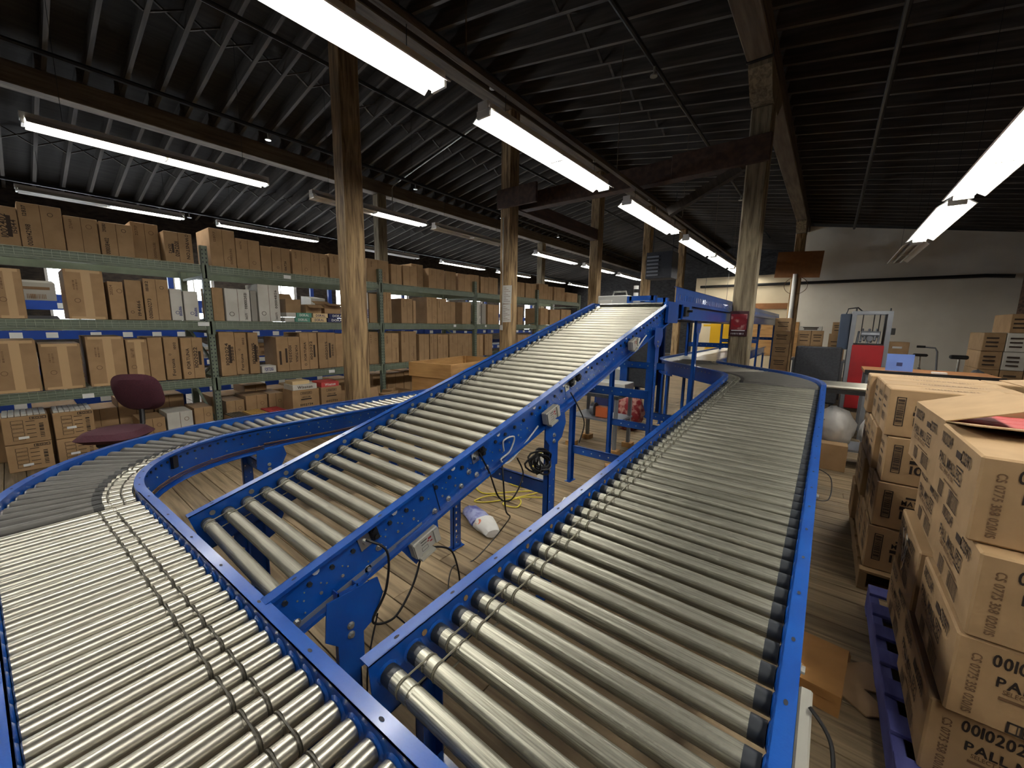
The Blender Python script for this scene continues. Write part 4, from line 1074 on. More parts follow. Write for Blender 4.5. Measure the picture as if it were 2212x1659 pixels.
# flat retail cartons of the middle shelf
def flat_pack(name, label, x0, x1, y0, y1, z0, h, mat, text, tmat, grp, rz=0.0):
    o = carton(name, label, x0, x1, y0, y1, z0, h, mat, grp, rotz=rz, cat='carton', bev=0.002)
    if text:
        m = MB(); print_items(m, [('t', text, 0, 0, h * 0.55, 0, (y1 - y0) * 0.62)], 0, 0, face_frame('+x', x1 - x0, y1 - y0, h, 0.0015)); m.build('printing', tmat, o)
    return o
zf = 1.567
yS = [(2.60, 2.74, 'whitecard', '', 'white'), (2.75, 2.98, 'teal', 'DORAL', 'white'), (3.0, 3.24, 'cream', 'DORAL', 'navy'), (3.26, 3.60, 'navy', 'DORAL', 'white')]
cn = {'whitecard': 'white', 'teal': 'teal green', 'cream': 'cream', 'navy': 'navy blue'}
for lv in range(2):
    for k, (a, b_, mt, tx, tm) in enumerate(yS):
        if lv == 1: mt2, tx2 = {0: ('whitecard', ''), 1: ('teal', 'DORAL'), 2: ('cream', 'DORAL'), 3: ('navy', 'DORAL')}[k]
        else: mt2, tx2 = mt, tx
        flat_pack('cigarette_carton', '%s flat carton in the %s layer beside the nearest timber post' % (cn[mt2], ('bottom', 'upper')[lv]), XF - 0.34, XF - 0.05 - 0.012 * lv, a + 0.03 * lv, b_ + 0.03 * lv * (k < 3), zf + 0.071 * lv, 0.068, mt2, tx2, tm, 'flat cartons beside the post')
def open_box(name, label, x, y, z, dx, dy, h, rz, mat='card', fill=None, flaps=(1, 1, 1, 1), group=None, tilt=2.2, fl=None):
    t = thing(name, label, 'box', (x, y, z), (0, 0, rz), group)
    w = 0.005; m = MB()
    m.box(-dx/2, dx/2, -dy/2, dy/2, 0, w)
    m.box(-dx/2, -dx/2 + w, -dy/2, dy/2, w, h); m.box(dx/2 - w, dx/2, -dy/2, dy/2, w, h)
    m.box(-dx/2 + w, dx/2 - w, -dy/2, -dy/2 + w, w, h); m.box(-dx/2 + w, dx/2 - w, dy/2 - w, dy/2, w, h)
    m.build('body', mat, t)
    for i, (ang, cxy, ln, wd) in enumerate((( 0, (dx/2, 0), fl or dx/2, dy), (PI/2, (0, dy/2), fl or dx/2, dx), (PI, (-dx/2, 0), fl or dx/2, dy), (-PI/2, (0, -dy/2), fl or dx/2, dx))):
        if not flaps[i]: continue
        tl = flaps[i] if flaps[i] != 1 else 0.5
        f = MB().box(0, ln, -wd/2 + .004, wd/2 - .004, -0.002, 0.002)
        f.build('flap', mat, t, T(cxy[0], cxy[1], h) @ RZ(ang) @ RY(tl))
    if fill:
        m = MB(); n = 5; 
        for i in range(n):
            a = -dy/2 + 0.01 + (dy - 0.02) * i / n
            m.bbox(-dx/2 + 0.01, dx/2 - 0.01, a + .002, a + (dy - .02) / n - .002, w, h - 0.03, 0.003)
        m.build('contents', fill, t)
    return t
open_box('open_carton', 'small open display box of white packs above the DORAL cartons', XF - 0.2, 3.05, zf + 0.142, 0.26, 0.24, 0.13, 0.0, 'card', 'whitecard', (0.4, 0, 0, 0))
open_box('open_carton', 'open brown box of striped packs leaning by the post', XF - 0.22, 3.36, zf + 0.142, 0.24, 0.3, 0.16, 0.15, 'card', 'cream', (0.3, 0, -0.4, 0))
open_box('open_carton', 'open carton with raised flap beside the tall white carton', XF - 0.24, 2.76, zf + 0.142, 0.26, 0.22, 0.2, 0.0, 'card', None, (0, 0, -0.8, 0))
# small pack lying in the lower shelf gap
flat_pack('cigarette_carton', 'white and blue flat carton lying in the lower shelf gap', XF - 0.3, XF - 0.05, 2.24, 2.43, 0.817, 0.1, 'whitecard', 'FORTUNA', 'inkblue', None)

# floor level cartons under the rack
def case_print(h, dy):
    it = []
    for k in range(5): it += [('o', -dy * 0.18, h * (0.3 - 0.15 * k), dy * 0.26, h * 0.13, 0.003)]
    for k in range(5): it += [('r', dy * 0.1, h * (0.3 - 0.15 * k), dy * 0.2, 0.006)]
    it += [('bars', dy * 0.33, -h * 0.05, 0.03, h * 0.55, 9, True), ('o', dy * 0.28, h * 0.41, dy * 0.36, h * 0.1, 0.005), ('t', 'BOX', dy * 0.28, h * 0.41, h * 0.06, 0, dy * 0.26)]
    return [('+x', it, 'inkdark')]
fy = [(-0.16, 0.15), (0.18, 0.48)]
for k, (a, b_) in enumerate(fy):
    for lv in range(2):
        o = carton('carton', ('printed BOX case at the far left floor, %s of its stack' if k == 0 else 'printed BOX case second from left on the floor, %s of its stack') % ('bottom', 'top')[lv], XF - 0.38 + 0.03 * k, XF + 0.02 + 0.03 * k, a, b_, 0.0 + 0.29 * lv, 0.285, 'card', 'cases on the floor under the rack', faces=case_print(0.285, b_ - a))
        m = MB(); 
        m.box(0.2 + 0.0, 0.2035, -0.06, 0.01, 0.05 + 0.05 * k, 0.075 + 0.05 * k); m.build('paper_label', 'label', o)
        if lv == 1:
            m = MB()
            for q in range(7):
                yy = -(b_ - a)/2 + 0.01 + (b_ - a - .02) * q / 7
                m.bbox(-0.19, 0.19, yy, yy + (b_ - a - .02)/7 - 0.004, 0.2855, 0.305, 0.003)
            m.build('packs_on_top', 'whitecard', o)
flo = [(0.52, 0.84, 0.26, 'card', 'low open brown carton behind the chair seat'), (0.86, 1.1, 0.36, 'card', 'brown carton just behind the maroon chair'), (1.12, 1.38, 0.40, 'whitecard', 'white carton on the floor right of the chair'),
       (1.40, 1.60, 0.42, 'card', 'brown floor carton left of the green upright'), (1.76, 1.98, 0.46, 'card', 'brown floor carton just right of the green upright'), (2.0, 2.28, 0.50, 'card', 'second floor carton right of the green upright'), (2.3, 2.5, 0.5, 'card', 'third floor carton right of the green upright')]
for (a, b_, h, mt, lab) in flo:
    carton('carton', lab, XF - 0.5, XF - 0.06, a, b_, 0, h, mt, 'cases on the floor under the rack', seam=0.5, faces=[('+x', [('ring', (b_ - a) * 0.25, h * 0.25, 0.025, 0.005)], 'inksoft')])
ry = -0.25; k = 0; rfl = random.Random(31)
while ry < 8.4 and k < 24:
    w = rfl.uniform(0.3, 0.42)
    if not any(ry < u + 0.05 and ry + w > u - 0.05 for u in UP):
        carton('carton', 'rear floor carton under the green rack, %s from the left' % ORD[k], XBK + 0.03, XF - 0.52, ry, ry + w, 0, rfl.uniform(0.46, 0.6), 'card', 'rear floor cartons under the rack', seam=0.5); k += 1; ry += w + 0.01
    else: ry += 0.06
for k, (a, b_, mt, lab) in enumerate(((1.7, 1.9, 'darktops', 'shallow tray of dark cigarette packs on the floor by the rack'), (1.91, 2.13, 'goldtops', 'shallow tray of gold cigarette packs on the floor by the rack'), (2.14, 2.38, 'redtops', 'shallow tray of red cigarette packs on the floor by the rack'))):
    o = carton('pack_tray', lab, XF + 0.02, XF + 0.4, a, b_, 0, 0.3, 'card', 'trays of packs', cat='tray')
    m = MB()
    for i in range(4):
        for j in range(6):
            x0 = -0.18 + 0.09 * i; y0 = -(b_ - a)/2 + .01 + (b_ - a - .02) / 6 * j
            m.bbox(x0, x0 + .084, y0, y0 + (b_ - a - .02)/6 - .005, 0.301, 0.315, 0.003)
    m.build('packs', mt, o)
for k, (a, b_) in enumerate(((2.40, 2.78), (2.81, 3.13))):
    for lv in range(2):
        lab = ('%s case of the left stack in front of the nearest post', '%s case of the stack touching the nearest post')[k] % ('bottom', 'top')[lv]
        carton('carton', lab, -6.2, -5.88, a, b_, 0.3 * lv, 0.295, 'card', 'cases stacked before the nearest post',
               faces=[('+x', [('o', 0, 0.1, 0.16, 0.035, 0.004), ('t', 'WINSTON', 0, 0.1, 0.02, 0, 0.12), ('bars', 0, 0.04, 0.12, 0.02, 8, False), ('r', 0, 0.01, 0.15, 0.016), ('t', '10027' + ('34', '52')[k], 0, -0.07, 0.032, 0, 0.18)], 'inkdark')])
flat_pack('cigarette_carton', 'white flat WINSTON carton on the left stack before the post', -6.2, -5.9, 2.42, 2.76, 0.595, 0.075, 'whitecard', 'Winston', 'ink', None)
flat_pack('cigarette_carton', 'cream flat carton lying on the white WINSTON carton', -6.2, -5.95, 2.44, 2.68, 0.67, 0.05, 'cream', '', 'ink', None)
flat_pack('cigarette_carton', 'red and white flat carton on the stack touching the nearest post', -6.2, -5.9, 2.83, 3.1, 0.595, 0.075, 'redtops', 'Winston', 'white', None)
open_box('open_carton', 'open empty carton on the floor left of the wooden crate', -5.82, 4.1, 0, 0.4, 0.3, 0.42, 0.1, 'card', None, (1.2, 0.8, 0, 1.3))
open_box('open_carton', 'open carton on the floor against the wooden crates', -5.15, 3.62, 0, 0.4, 0.36, 0.5, 0.0, 'card', None, (1.3, 1.2, 0, 0))
open_box('open_carton', 'torn open carton half hidden behind the nearest post', -6.08, 3.62, 0, 0.36, 0.3, 0.5, 0.0, 'card', None, (1.2, 1.3, 0, 0))
carton('carton', 'red and white pack standing right of the nearest post foot', -5.66, -5.52, 3.2, 3.4, 0, 0.62, 'redtops', None, cat='carton')

# ------------------------------------------------------------------ blue flow rack behind
XQ = -8.35
fr = thing('flow_rack', 'blue flow rack with sloped lanes seen behind the green rack', 'rack', (XQ, 4, 0))
def ql(mb): mb.v = [(a - XQ, b - 4, c) for a, b, c in mb.v]; return mb
FZ = [0.40, 0.86, 1.34, 1.74]
LLM = MB().box(0.03, 0.032, 0, 0.11, -0.04, 0.035).mesh('lane_label', 'label')
for y in (-0.6, 1.85, 4.3, 6.75, 9.2, 11.6):
    for x in (XQ, XQ - 0.8): ql(MB().box(x - 0.06, x, y - 0.035, y + 0.035, 0, 2.35)).build('upright', 'rackblue', fr)
for b, (a, b_) in enumerate(((-0.6, 1.85), (1.85, 4.3), (4.3, 6.75), (6.75, 9.2), (9.2, 11.6))):
    for z in FZ:
        bo = ql(MB().box(XQ, XQ + 0.03, a + .04, b_ - .04, z - 0.06, z + 0.06)).build('beam', 'rackblue', fr)
        ql(MB().box(XQ - 0.8, XQ - 0.77, a + .04, b_ - .04, z + 0.08, z + 0.18)).build('beam', 'rackblue', fr)
        mm = MB().add([(XQ, a + .04, z - .02), (XQ, b_ - .04, z - .02), (XQ - 0.76, b_ - .04, z + .065), (XQ - 0.76, a + .04, z + .065)], [(0, 1, 2, 3)])
        mm.add([(XQ, a + .04, z - .03), (XQ, b_ - .04, z - .03), (XQ - 0.76, b_ - .04, z + .055), (XQ - 0.76, a + .04, z + .055)], [(3, 2, 1, 0)])
        ql(mm).build('lane_deck', 'slate', fr)
        yy = a + 0.2
        while yy < b_ - 0.15:
            link('lane_label', LLM, bo, T(0, yy - 4, z)); yy += rk.uniform(0.3, 0.45)
fq = random.Random(8); nfl = 0
for li, z in enumerate(FZ):
    y = -0.2; k = 0
    while y < 9.0:
        w = fq.uniform(0.24, 0.36); h = fq.uniform(0.18, 0.32)
        if any(y < u + 0.04 and y + w > u - 0.04 for u in (-0.6, 1.85, 4.3, 6.75, 9.2)): y = [u for u in (-0.6, 1.85, 4.3, 6.75, 9.2) if y + w > u - 0.04][-1] + 0.045
        if fq.random() < 0.8:
            mt = fq.choice(('card', 'card', 'card', 'whitecard', 'navy', 'greycard'))
            o = carton('carton', 'carton in lane %s from the left on the %s level of the blue flow rack' % (ORD[k], ORD[li]), XQ - 0.52, XQ - 0.07, y, y + w, z + 0.018, h, mt, 'cartons in the blue flow rack', faces=[('+x', [('r', 0, h * 0.25, w * 0.7, h * 0.12), ('bars', 0, -h * 0.1, w * 0.5, h * 0.2, 12, False)], 'inksoft')])
            o.rotation_euler = (0, 0.1114, 0); nfl += 1
        k += 1
        y += w + 0.03

# ------------------------------------------------------------------ pallets and cases on the right
def pallet(label, x0, x1, y0, y1, mat, h=0.14):
    t = thing('pallet', label, 'pallet', ((x0 + x1)/2, (y0 + y1)/2, 0))
    dx, dy = x1 - x0, y1 - y0
    for k in range(3):
        x = -dx/2 + (dx - 0.04) * k / 2
        MB().bbox(x, x + 0.04, -dy/2, dy/2, 0.018, h - 0.018, 0.003).build('stringer', mat, t)
    n = 7
    for k in range(n):
        y = -dy/2 + (dy - 0.1) * k / (n - 1)
        MB().bbox(-dx/2, dx/2, y, y + 0.1, h - 0.017, h, 0.002).build('deck_board', mat, t)
        if k in (0, 3, 6): MB().bbox(-dx/2, dx/2, y, y + 0.1, 0.0, 0.017, 0.002).build('deck_board', mat, t)
    return t
pallet('blue painted pallet under the PALL MALL cases', 0.33, 1.35, 1.66, 2.92, 'pallet', 0.15)
def pm_side(W, H):
    return [('-x', [('t', '0010202349', -W * 0.28, H * 0.33, H * 0.17, 0, W * 0.3), ('t', '205971', W * 0.24, H * 0.3, H * 0.16, 0, W * 0.2), ('r', W * 0.07, H * 0.28, W * 0.12, H * 0.09),
                    ('t', 'PALL MALL', -W * 0.18, H * 0.05, H * 0.15, 0, W * 0.46), ('o', W * 0.14, H * 0.05, W * 0.15, H * 0.21, 0.005), ('t', 'FSC', W * 0.14, H * 0.05, H * 0.13, 0, W * 0.11),
                    ('o', -W * 0.22, -H * 0.33, W * 0.14, H * 0.2, 0.003), ('bars', -W * 0.22, -H * 0.33, W * 0.12, H * 0.17, 16, False), ('o', W * 0.12, -H * 0.31, W * 0.24, H * 0.2, 0.003), ('bars', W * 0.12, -H * 0.31, W * 0.22, H * 0.17, 30, False)], 'ink'),
            ('-x', [('t', 'SELECT MENTHOL BOX', -W * 0.15, -H * 0.08, H * 0.07, 0, W * 0.42), ('r', -W * 0.0, -H * 0.18, W * 0.36, H * 0.022)], 'inksoft')]
def pm_front(W, H):
    u = -W / 2
    return [('-y', [('t', '0010202349', u + 0.17, H * 0.32, H * 0.15, 0, 0.19), ('t', '205971', u + 0.35, H * 0.32, H * 0.15, 0, 0.1), ('t', 'PALL MALL', u + 0.19, H * 0.09, H * 0.12, 0, 0.2), ('o', u + 0.335, H * 0.09, 0.07, H * 0.14, 0.004), ('t', 'FSC', u + 0.335, H * 0.09, H * 0.08, 0, 0.05),
                    ('o', u + 0.27, -H * 0.22, 0.2, H * 0.14, 0.006), ('bars', u + 0.28, -H * 0.22, 0.16, H * 0.12, 26, False), ('o', u + 0.25, -H * 0.39, 0.25, H * 0.14, 0.006), ('bars', u + 0.25, -H * 0.39, 0.21, H * 0.12, 34, False)], 'inkdark'),
            ('-y', [('t', 'SELECT MENTHOL BOX', u + 0.19, -H * 0.01, H * 0.055, 0, 0.17), ('r', u + 0.2, -H * 0.09, 0.2, H * 0.035), ('t', 'CS 0775 358 020/1S', u + 0.045, -H * 0.04, 0.022, -90, H * 0.74)], 'inksoft')]
PMH = 0.272; zp = 0.15
offs = [(0.385, 1.735), (0.405, 1.70), (0.418, 1.69), (0.395, 1.755)]
lvname = ('bottom layer', 'second layer', 'third layer', 'top layer')
for lv, (ox, oy) in enumerate(offs):
    for col in range(2):
        for dep in range(2):
            xs = ox + dep * 0.47 + (0.012 if col else 0) * (-1) ** lv; ys = oy + col * 0.54
            if dep == 1 and col == 1 and lv > 2: continue
            if lv == 3 and col == 1: continue
            z0 = zp + PMH * lv
            lab = 'PALL MALL case in the %s, %s%s' % (lvname[lv], ('near column', 'far column')[col], ', on the aisle side' if dep == 0 else ', on the right side')
            carton('cigarette_case', lab, xs, xs + 0.46, ys, ys + 0.53, z0, PMH - 0.004, 'card_near', 'PALL MALL cases on the blue pallet',
                   faces=(pm_side(0.53, PMH) if dep == 0 else []) + (pm_front(0.46, PMH) if col == 0 else []), rotz=random.uniform(-0.012, 0.012), cat='case', bev=0.006)
ob = open_box('open_case', 'open PALL MALL case of red packs with one flap raised', 0.395 + 0.23, 2.575, zp + PMH * 3, 0.46, 0.53, PMH, 0.03, 'card_near', 'redtops', (0, 0, -(PI - 0.32), -0.14), fl=0.27)
ob['category'] = 'case'
m = MB()
for (fc, items, ink) in pm_side(0.53, PMH):
    m = MB(); print_items(m, items, 0.46, 0.53, face_frame('-x', 0.46, 0.53, PMH, 0.002)); m.build('printing', ink, ob)
# chalk scrawl on a far column case
m = MB()
for P in ([(0, .16, .04), (0, .12, .0), (0, .1, -.05), (0, .08, -.1), (0, .05, -.06), (0, .06, .05), (0, .03, .03)], [(0, .01, .01), (0, .03, -.1), (0, .05, -.13)]):
    m.tube(P, 0.0025, 5)
ch = m.build('chalk_mark', 'chalk', bpy.data.objects['cigarette_case.006'] if 'cigarette_case.006' in bpy.data.objects else None)
ch.location = (-0.232, -0.02, 0.17)
# MAVERICK cases behind
pallet('bare wood pallet under the MAVERICK cases', 0.3, 1.5, 3.12, 4.28, 'palletwood', 0.13)
def mav(W, H):
    u = -W / 2
    return [('-y', [('o', u + 0.055, 0.01, 0.04, H * 0.6, 0.004), ('bars', u + 0.055, 0.01, 0.028, H * 0.52, 26, True), ('r', u + 0.155, H * 0.24, 0.05, 0.012), ('t', 'MAVERICK', u + 0.2, H * 0.13, 0.03, 0, 0.17), ('r', u + 0.2, H * 0.01, 0.18, 0.02), ('t', '100', u + 0.165, -H * 0.15, 0.05, 0, 0.1)], 'inkdark')]
MH = 0.283
for col in range(4):
    for lv in range(4):
        for k in range(2):
            if k and col not in (0, 3): continue
            x0 = 0.315 + 0.585 * k + 0.01 * ((lv + col) % 3) - 0.012 * col; y0 = 3.17 + 0.262 * col
            lab = 'MAVERICK case, %s, %s row from the front%s' % (lvname[lv], ORD[col], ', right half' if k else '')
            carton('cigarette_case', lab, x0, x0 + 0.58, y0, y0 + 0.255, 0.13 + MH * lv, MH - 0.004, 'card_near', 'MAVERICK cases on the bare pallet',
                   faces=(mav(0.58, MH) if col == 0 else []) + [('-x', [('r', 0, 0.02, 0.12, 0.012), ('bars', 0, -0.04, 0.14, 0.05, 20, False), ('t', 'MAVERICK', 0, 0.07, 0.03, 0, 0.16)], 'ink')]
                   + ([('+z', [('bars', 0.02, 0.0, 0.3, 0.03, 24, False)], 'inksoft')] if lv == 3 else []), cat='case', bev=0.006)
open_box('open_carton', 'shallow open carton on top of the MAVERICK cases at right', 1.28, 3.72, 0.13 + 4 * MH, 0.4, 0.34, 0.05, 0.05, 'card_near', None, (0.15, -0.5, 0.1, 0.1))

# paper bag and flattened carton on the floor
t = thing('paper_bag', 'brown paper bag lying on the floor beside the right conveyor', 'bag', (0.1, 1.97, 0), (0, 0, -0.1))
m = MB()
v = [(-.08, 0, .002), (.1, 0, .002), (.1, 0.0, .10), (-.08, 0.0, .10), (-.1, .45, .002), (.11, .45, .002), (.1, .46, .02), (-.09, .46, .02), (0.01, .012, .05)]
m.add(v, [(0, 4, 5, 1), (3, 2, 6, 7), (0, 3, 7, 4), (1, 5, 6, 2), (4, 7, 6, 5), (0, 1, 8), (1, 2, 8), (2, 3, 8), (3, 0, 8)]); m.build('sack', 'paperbag', t)
MB().add([(-.07, .001, .06), (.09, .001, .06), (.06, -.004, .095), (-.04, -.004, .095)], [(0, 1, 2, 3)]).build('bottom_fold', 'paperbag', t)
t = thing('flattened_carton', 'flattened brown carton piece lying between bag and blue pallet', 'cardboard', (0.27, 2.2, 0))
m = MB().prism([(-.05, .12), (.04, .2), (.1, .16), (.09, .02), (.02, .0), (.11, -.1), (.02, -.16), (-.06, -.1)], 'z', 0.006, 0.012); m.build('sheet', 'card', t)
MB().box(-.02, .02, .0, .05, 0, .006).build('crease', 'card_in', t)

# ------------------------------------------------------------------ bench, machines and clutter near the white wall
t = thing('roller_bench', 'steel bench with gravity rollers and lower shelf beyond the right conveyor', 'bench', (0.5, 6.1, 0))
for x in (-0.56, 0.6):
    for y in (-0.22, 0.22): MB().box(x - .02, x + .02, y - .02, y + .02, 0, 0.9).build('leg', 'black', t)
MB().box(-.6, .64, -.26, .26, 0.86, 0.9).build('top_frame', 'black', t)
MB().box(-.6, .64, -.24, .24, 0.2, 0.225).build('lower_shelf', 'greysteel', t)
gm = MB().cyl((-0.6, 0, 0), (0.62, 0, 0), 0.03, n=14).mesh('bench_roller', 'zinc')
for k in range(5): link('bench_roller', gm, t, T(0, -.2 + .1 * k, 0.925))
def blob(name, label, loc, size, mat, seed, cat='bag', rough=0.22, n=10, group=None):
    r = random.Random(seed); v = []; f = []
    for j in range(n + 1):
        ph = PI * j / n
        for i in range(2 * n):
            a = 2 * PI * i / (2 * n); q = 1 + r.uniform(-rough, rough) * math.sin(ph)
            x, y, z = math.sin(ph) * math.cos(a) * q, math.sin(ph) * math.sin(a) * q, math.cos(ph) * (1 + r.uniform(-rough, rough) * 0.3)
            v.append((x * size[0], y * size[1], max(0, (z + 0.75)) * size[2] / 1.75))
    for j in range(n):
        for i in range(2 * n):
            f.append((j * 2 * n + i, (j + 1) * 2 * n + i, (j + 1) * 2 * n + (i + 1) % (2 * n), j * 2 * n + (i + 1) % (2 * n)))
    m = MB().add(v, f); o = m.build(name, mat); o.location = loc
    for e in o.data.edges: e.use_edge_sharp = False
    return tag(o, label, cat, group)
blob('plastic_bag', 'crumpled white plastic bag on the bench shelf, left', (0.16, 6.0, 0.225), (0.19, 0.16, 0.46), 'bag', 3)
blob('plastic_bag', 'rounded white plastic bag on the bench shelf, right', (0.6, 6.02, 0.225), (0.19, 0.17, 0.44), 'bag', 4)
o = carton('carton', 'low torn carton under the white bags on the bench shelf', 0.02, 0.3, 5.66, 5.84, 0.0, 0.3, 'card', None)
for k, (x, y) in enumerate(((0.1, 5.86), (0.22, 5.855))):
    pass
# workbench with blue folder
t = thing('work_table', 'black edged work table behind the MAVERICK cases', 'table', (1.05, 7.9, 0))
MB().box(-.6, .7, -.4, .4, 0.98, 1.02).build('table_top', 'board', t); MB().box(-.6, .7, -.42, -.4, 0.96, 1.03).build('front_edge', 'black', t)
for x in (-.55, .65):
    for y in (-.35, .35): MB().box(x - .025, x + .025, y - .025, y + .025, 0, .98).build('leg', 'greysteel', t)
o = MB().box(-.14, .14, -.004, .004, 0, .24).build('blue_folder', 'bluefolder'); o.location = (0.82, 7.75, 1.02); o.rotation_euler = (-0.15, 0, -0.1); tag(o, 'blue folder standing on the work table', 'folder')
MB().box(-.03, .03, -.006, -.0045, .07, .12).build('printed_mark', 'navy', o)
MB().box(-.06, .08, -.05, .05, 0, .02).build('paper_pile', 'paper').location = (1.2, 7.7, 1.02)
tag(bpy.data.objects['paper_pile'], 'small pile of papers on the work table', 'papers')
# red strapping machine
t = thing('strapping_machine', 'tall grey framed machine with red front panel by the white wall', 'machine', (0.58, 10.25, 0))
for x in (-.24, .26):
    for y in (-.25, .25): MB().box(x - .035, x + .035, y - .035, y + .035, 0, 1.93).build('frame_post', 'greysteel', t)
for y in (-.25, .25): MB().box(-.205, .225, y - .035, y + .035, 1.87, 1.93).build('frame_rail', 'greysteel', t)
for x in (-.24, .26): MB().box(x - .03, x + .03, -.215, .215, 1.87, 1.93).build('frame_rail', 'greysteel', t)
MB().bbox(-.22, .24, -.29, -.25, .08, 1.3, .01).build('front_panel', 'red', t)
MB().box(-.2, .22, -.24, .24, 1.24, 1.32).build('work_bed', 'black', t)
MB().bbox(-.44, -.275, -.2, .2, 1.2, 1.88, .008).build('control_cabinet', 'slate', t)
m = MB()
for i in range(7): m.cyl((-.15 + .05*i, -.1, 1.32 + .03 * (i % 3)), (-.13 + .05*i, .05, 1.55 + .05 * (i % 2)), .018, n=6)
m.cyl((-.1, 0, 1.5), (.16, 0, 1.5), .06, n=10); m.cyl((.03, -.12, 1.42), (.03, .1, 1.42), .05, n=10); m.build('mechanism', 'greysteel', t)
for x in (-.1, .06, .14): MB().box(x - .008, x + .008, -.01, .01, 1.55, 1.88).build('guide_rod', 'black', t)
for x in (-.22, .25): MB().cyl((x, -.25, 1.93), (x, -.25, 1.98), .012, n=8).build('frame_cap', 'black', t)
MB().bbox(.3, .36, -.2, -.1, 1.5, 1.62, .006).build('switch_box', 'black', t)
m = MB().tube([(-.36, -.1, 1.88), (-.34, -.1, 1.98), (-.2, -.1, 2.0), (-.1, -.1, 1.9)], .012, 6); m.build('hose', 'black', t)
# dark padded panel on edge
t = thing('padded_screen', 'dark grey padded screen standing left of the red machine', 'screen', (-0.13, 9.95, 0))
m = MB(); m.bbox(-.37, .37, -.03, .03, .12, 1.24, .025); m.build('panel', 'darkgrey', t)
for x in (-.3, .3): MB().box(x - .03, x + .03, -.18, .18, 0, .12).build('foot', 'black', t)
# carton stacks by the wall
for k in range(6):
    carton('carton', 'brown carton in the tall stack by the far post, %s from the bottom' % ORD[k], -1.05, -0.72, 11.5, 11.85, 0.305 * k, 0.30, 'card', 'tall carton stack by the far post', faces=[('-y', [('r', 0, .05, .22, .02), ('r', 0, .01, .18, .015), ('r', 0, -.04, .2, .02)], 'ink')])
tb = thing('side_table', 'low steel table carrying cartons behind the padded screen', 'table', (-0.15, 11.8, 0))
MB().box(-.5, .5, -.3, .3, .84, .88).build('table_top', 'greysteel', tb)
for x in (-.45, .45):
    for y in (-.25, .25): MB().box(x - .02, x + .02, y - .02, y + .02, 0, .84).build('leg', 'greysteel', tb)
for k, (x0, x1, z, h, mt, lab) in enumerate(((-.58, -.33, .88, .33, 'card', 'left lower carton on the table behind the padded screen'), (-.32, -.1, .88, .33, 'card', 'middle lower carton on the table behind the padded screen'), (-.58, -.33, 1.21, .33, 'card', 'left upper carton on the table behind the padded screen'), (-.32, -.1, 1.21, .33, 'card', 'middle upper carton on the table behind the padded screen'), (-.56, -.14, 1.54, .1, 'whitecard', 'white carton lying on the table cartons'), (0.0, .3, .88, .6, 'card', 'large carton at the right end of the side table'), (.04, .24, 1.48, .26, 'card', 'small carton topping the right end of the side table'))):
    carton('carton', lab, x0, x1, 11.6, 11.95, z, h, mt, 'cartons on the side table', faces=[('-y', [('r', 0, h * .2, (x1 - x0) * .7, .02), ('r', 0, h * .05, (x1 - x0) * .6, .015), ('r', 0, -h * .2, (x1 - x0) * .6, .02)], 'ink')])
for k in range(4):
    carton('carton', 'brown carton right of the red machine, %s from the bottom' % ORD[k], 0.95, 1.25, 10.9, 11.2, 0.34 * k, 0.335, 'card', 'cartons right of the red machine', faces=[('-y', [('r', -.02, .06, .14, .04)], 'label')])
# exercise bike
t = thing('exercise_bike', 'old exercise bike with black saddle before the white wall', 'bike', (1.8, 12.9, 0))
m = MB().bbox(-.24, .0, -.07, .07, 1.0, 1.06, .02); m.build('saddle', 'black', t)
MB().cyl((-.1, 0, .55), (-.12, 0, 1.0), .018, n=8).build('seat_tube', 'galv', t)
MB().tube([(-.3, 0, .12), (-.1, 0, .6), (.1, 0, .35)], .022, 8).build('main_frame', 'greysteel', t)
MB().tube([(-.12, 0, .75), (.15, 0, .3), (.2, 0, .12)], .02, 8).build('down_tube', 'greysteel', t)
MB().tube([(.2, 0, .3), (.14, 0, 1.12), (.1, 0, 1.2), (-.18, 0, 1.22)], .018, 8).build('handlebar', 'greysteel', t)
MB().cyl((-.2, 0, 1.22), (-.06, 0, 1.22), .026, n=8).build('grip', 'black', t)
MB().lathe([(-.04, .26), (-.04, .3), (.04, .3), (.04, .26)], 20, 'y', T(.25, 0, .38)).build('flywheel', 'darkgrey', t)
for x in (-.3, .3): MB().box(x - .03, x + .03, -.25, .25, 0, .09).build('floor_bar', 'black', t)
t = thing('stationary_stool', 'black saddle on a chrome stem right of the exercise bike', 'seat', (2.13, 12.0, 0))
MB().bbox(-.14, .12, -.07, .07, 1.02, 1.1, .02).build('saddle', 'black', t); MB().cyl((0, 0, .05), (0, 0, 1.03), .018, n=8).build('stem', 'galv', t); MB().cyl((0, 0, 0), (0, 0, .05), .2, n=14).build('base', 'greysteel', t)
blob('rubbish_bag', 'grey plastic rubbish bag beside the exercise bike', (2.3, 11.45, 0), (0.22, 0.2, 0.85), 'greysteel', 9)
# wrapped pallet load
t = thing('wrapped_load', 'film wrapped stack of brown cartons against the right wall', 'pallet load', (3.12, 12.4, 0))
MB().box(-.75, .75, -.55, .55, 0, .13).build('pallet', 'palletwood', t)
lm = {}
rr = random.Random(17)
for i in range(5):
    for j in range(5):
        x0 = -.74 + .3 * i; hh = .36; zt = .13 + hh * j
        if j == 4 and i == 0: continue
        mt = 'whitecard' if (i, j) in ((1, 3), (1, 2), (2, 4)) else 'card'
        c = MB().bbox(x0, x0 + .29, -.52 + rr.uniform(0, .05), .5, zt, zt + hh - .004, .008).build('carton', mt, t)
        p = MB()
        for q in range(3): p.box(x0 + .04, x0 + .2, -.523, -.5225, zt + .08 + .08 * q, zt + .11 + .08 * q)
        p.build('printing', 'ink', c)

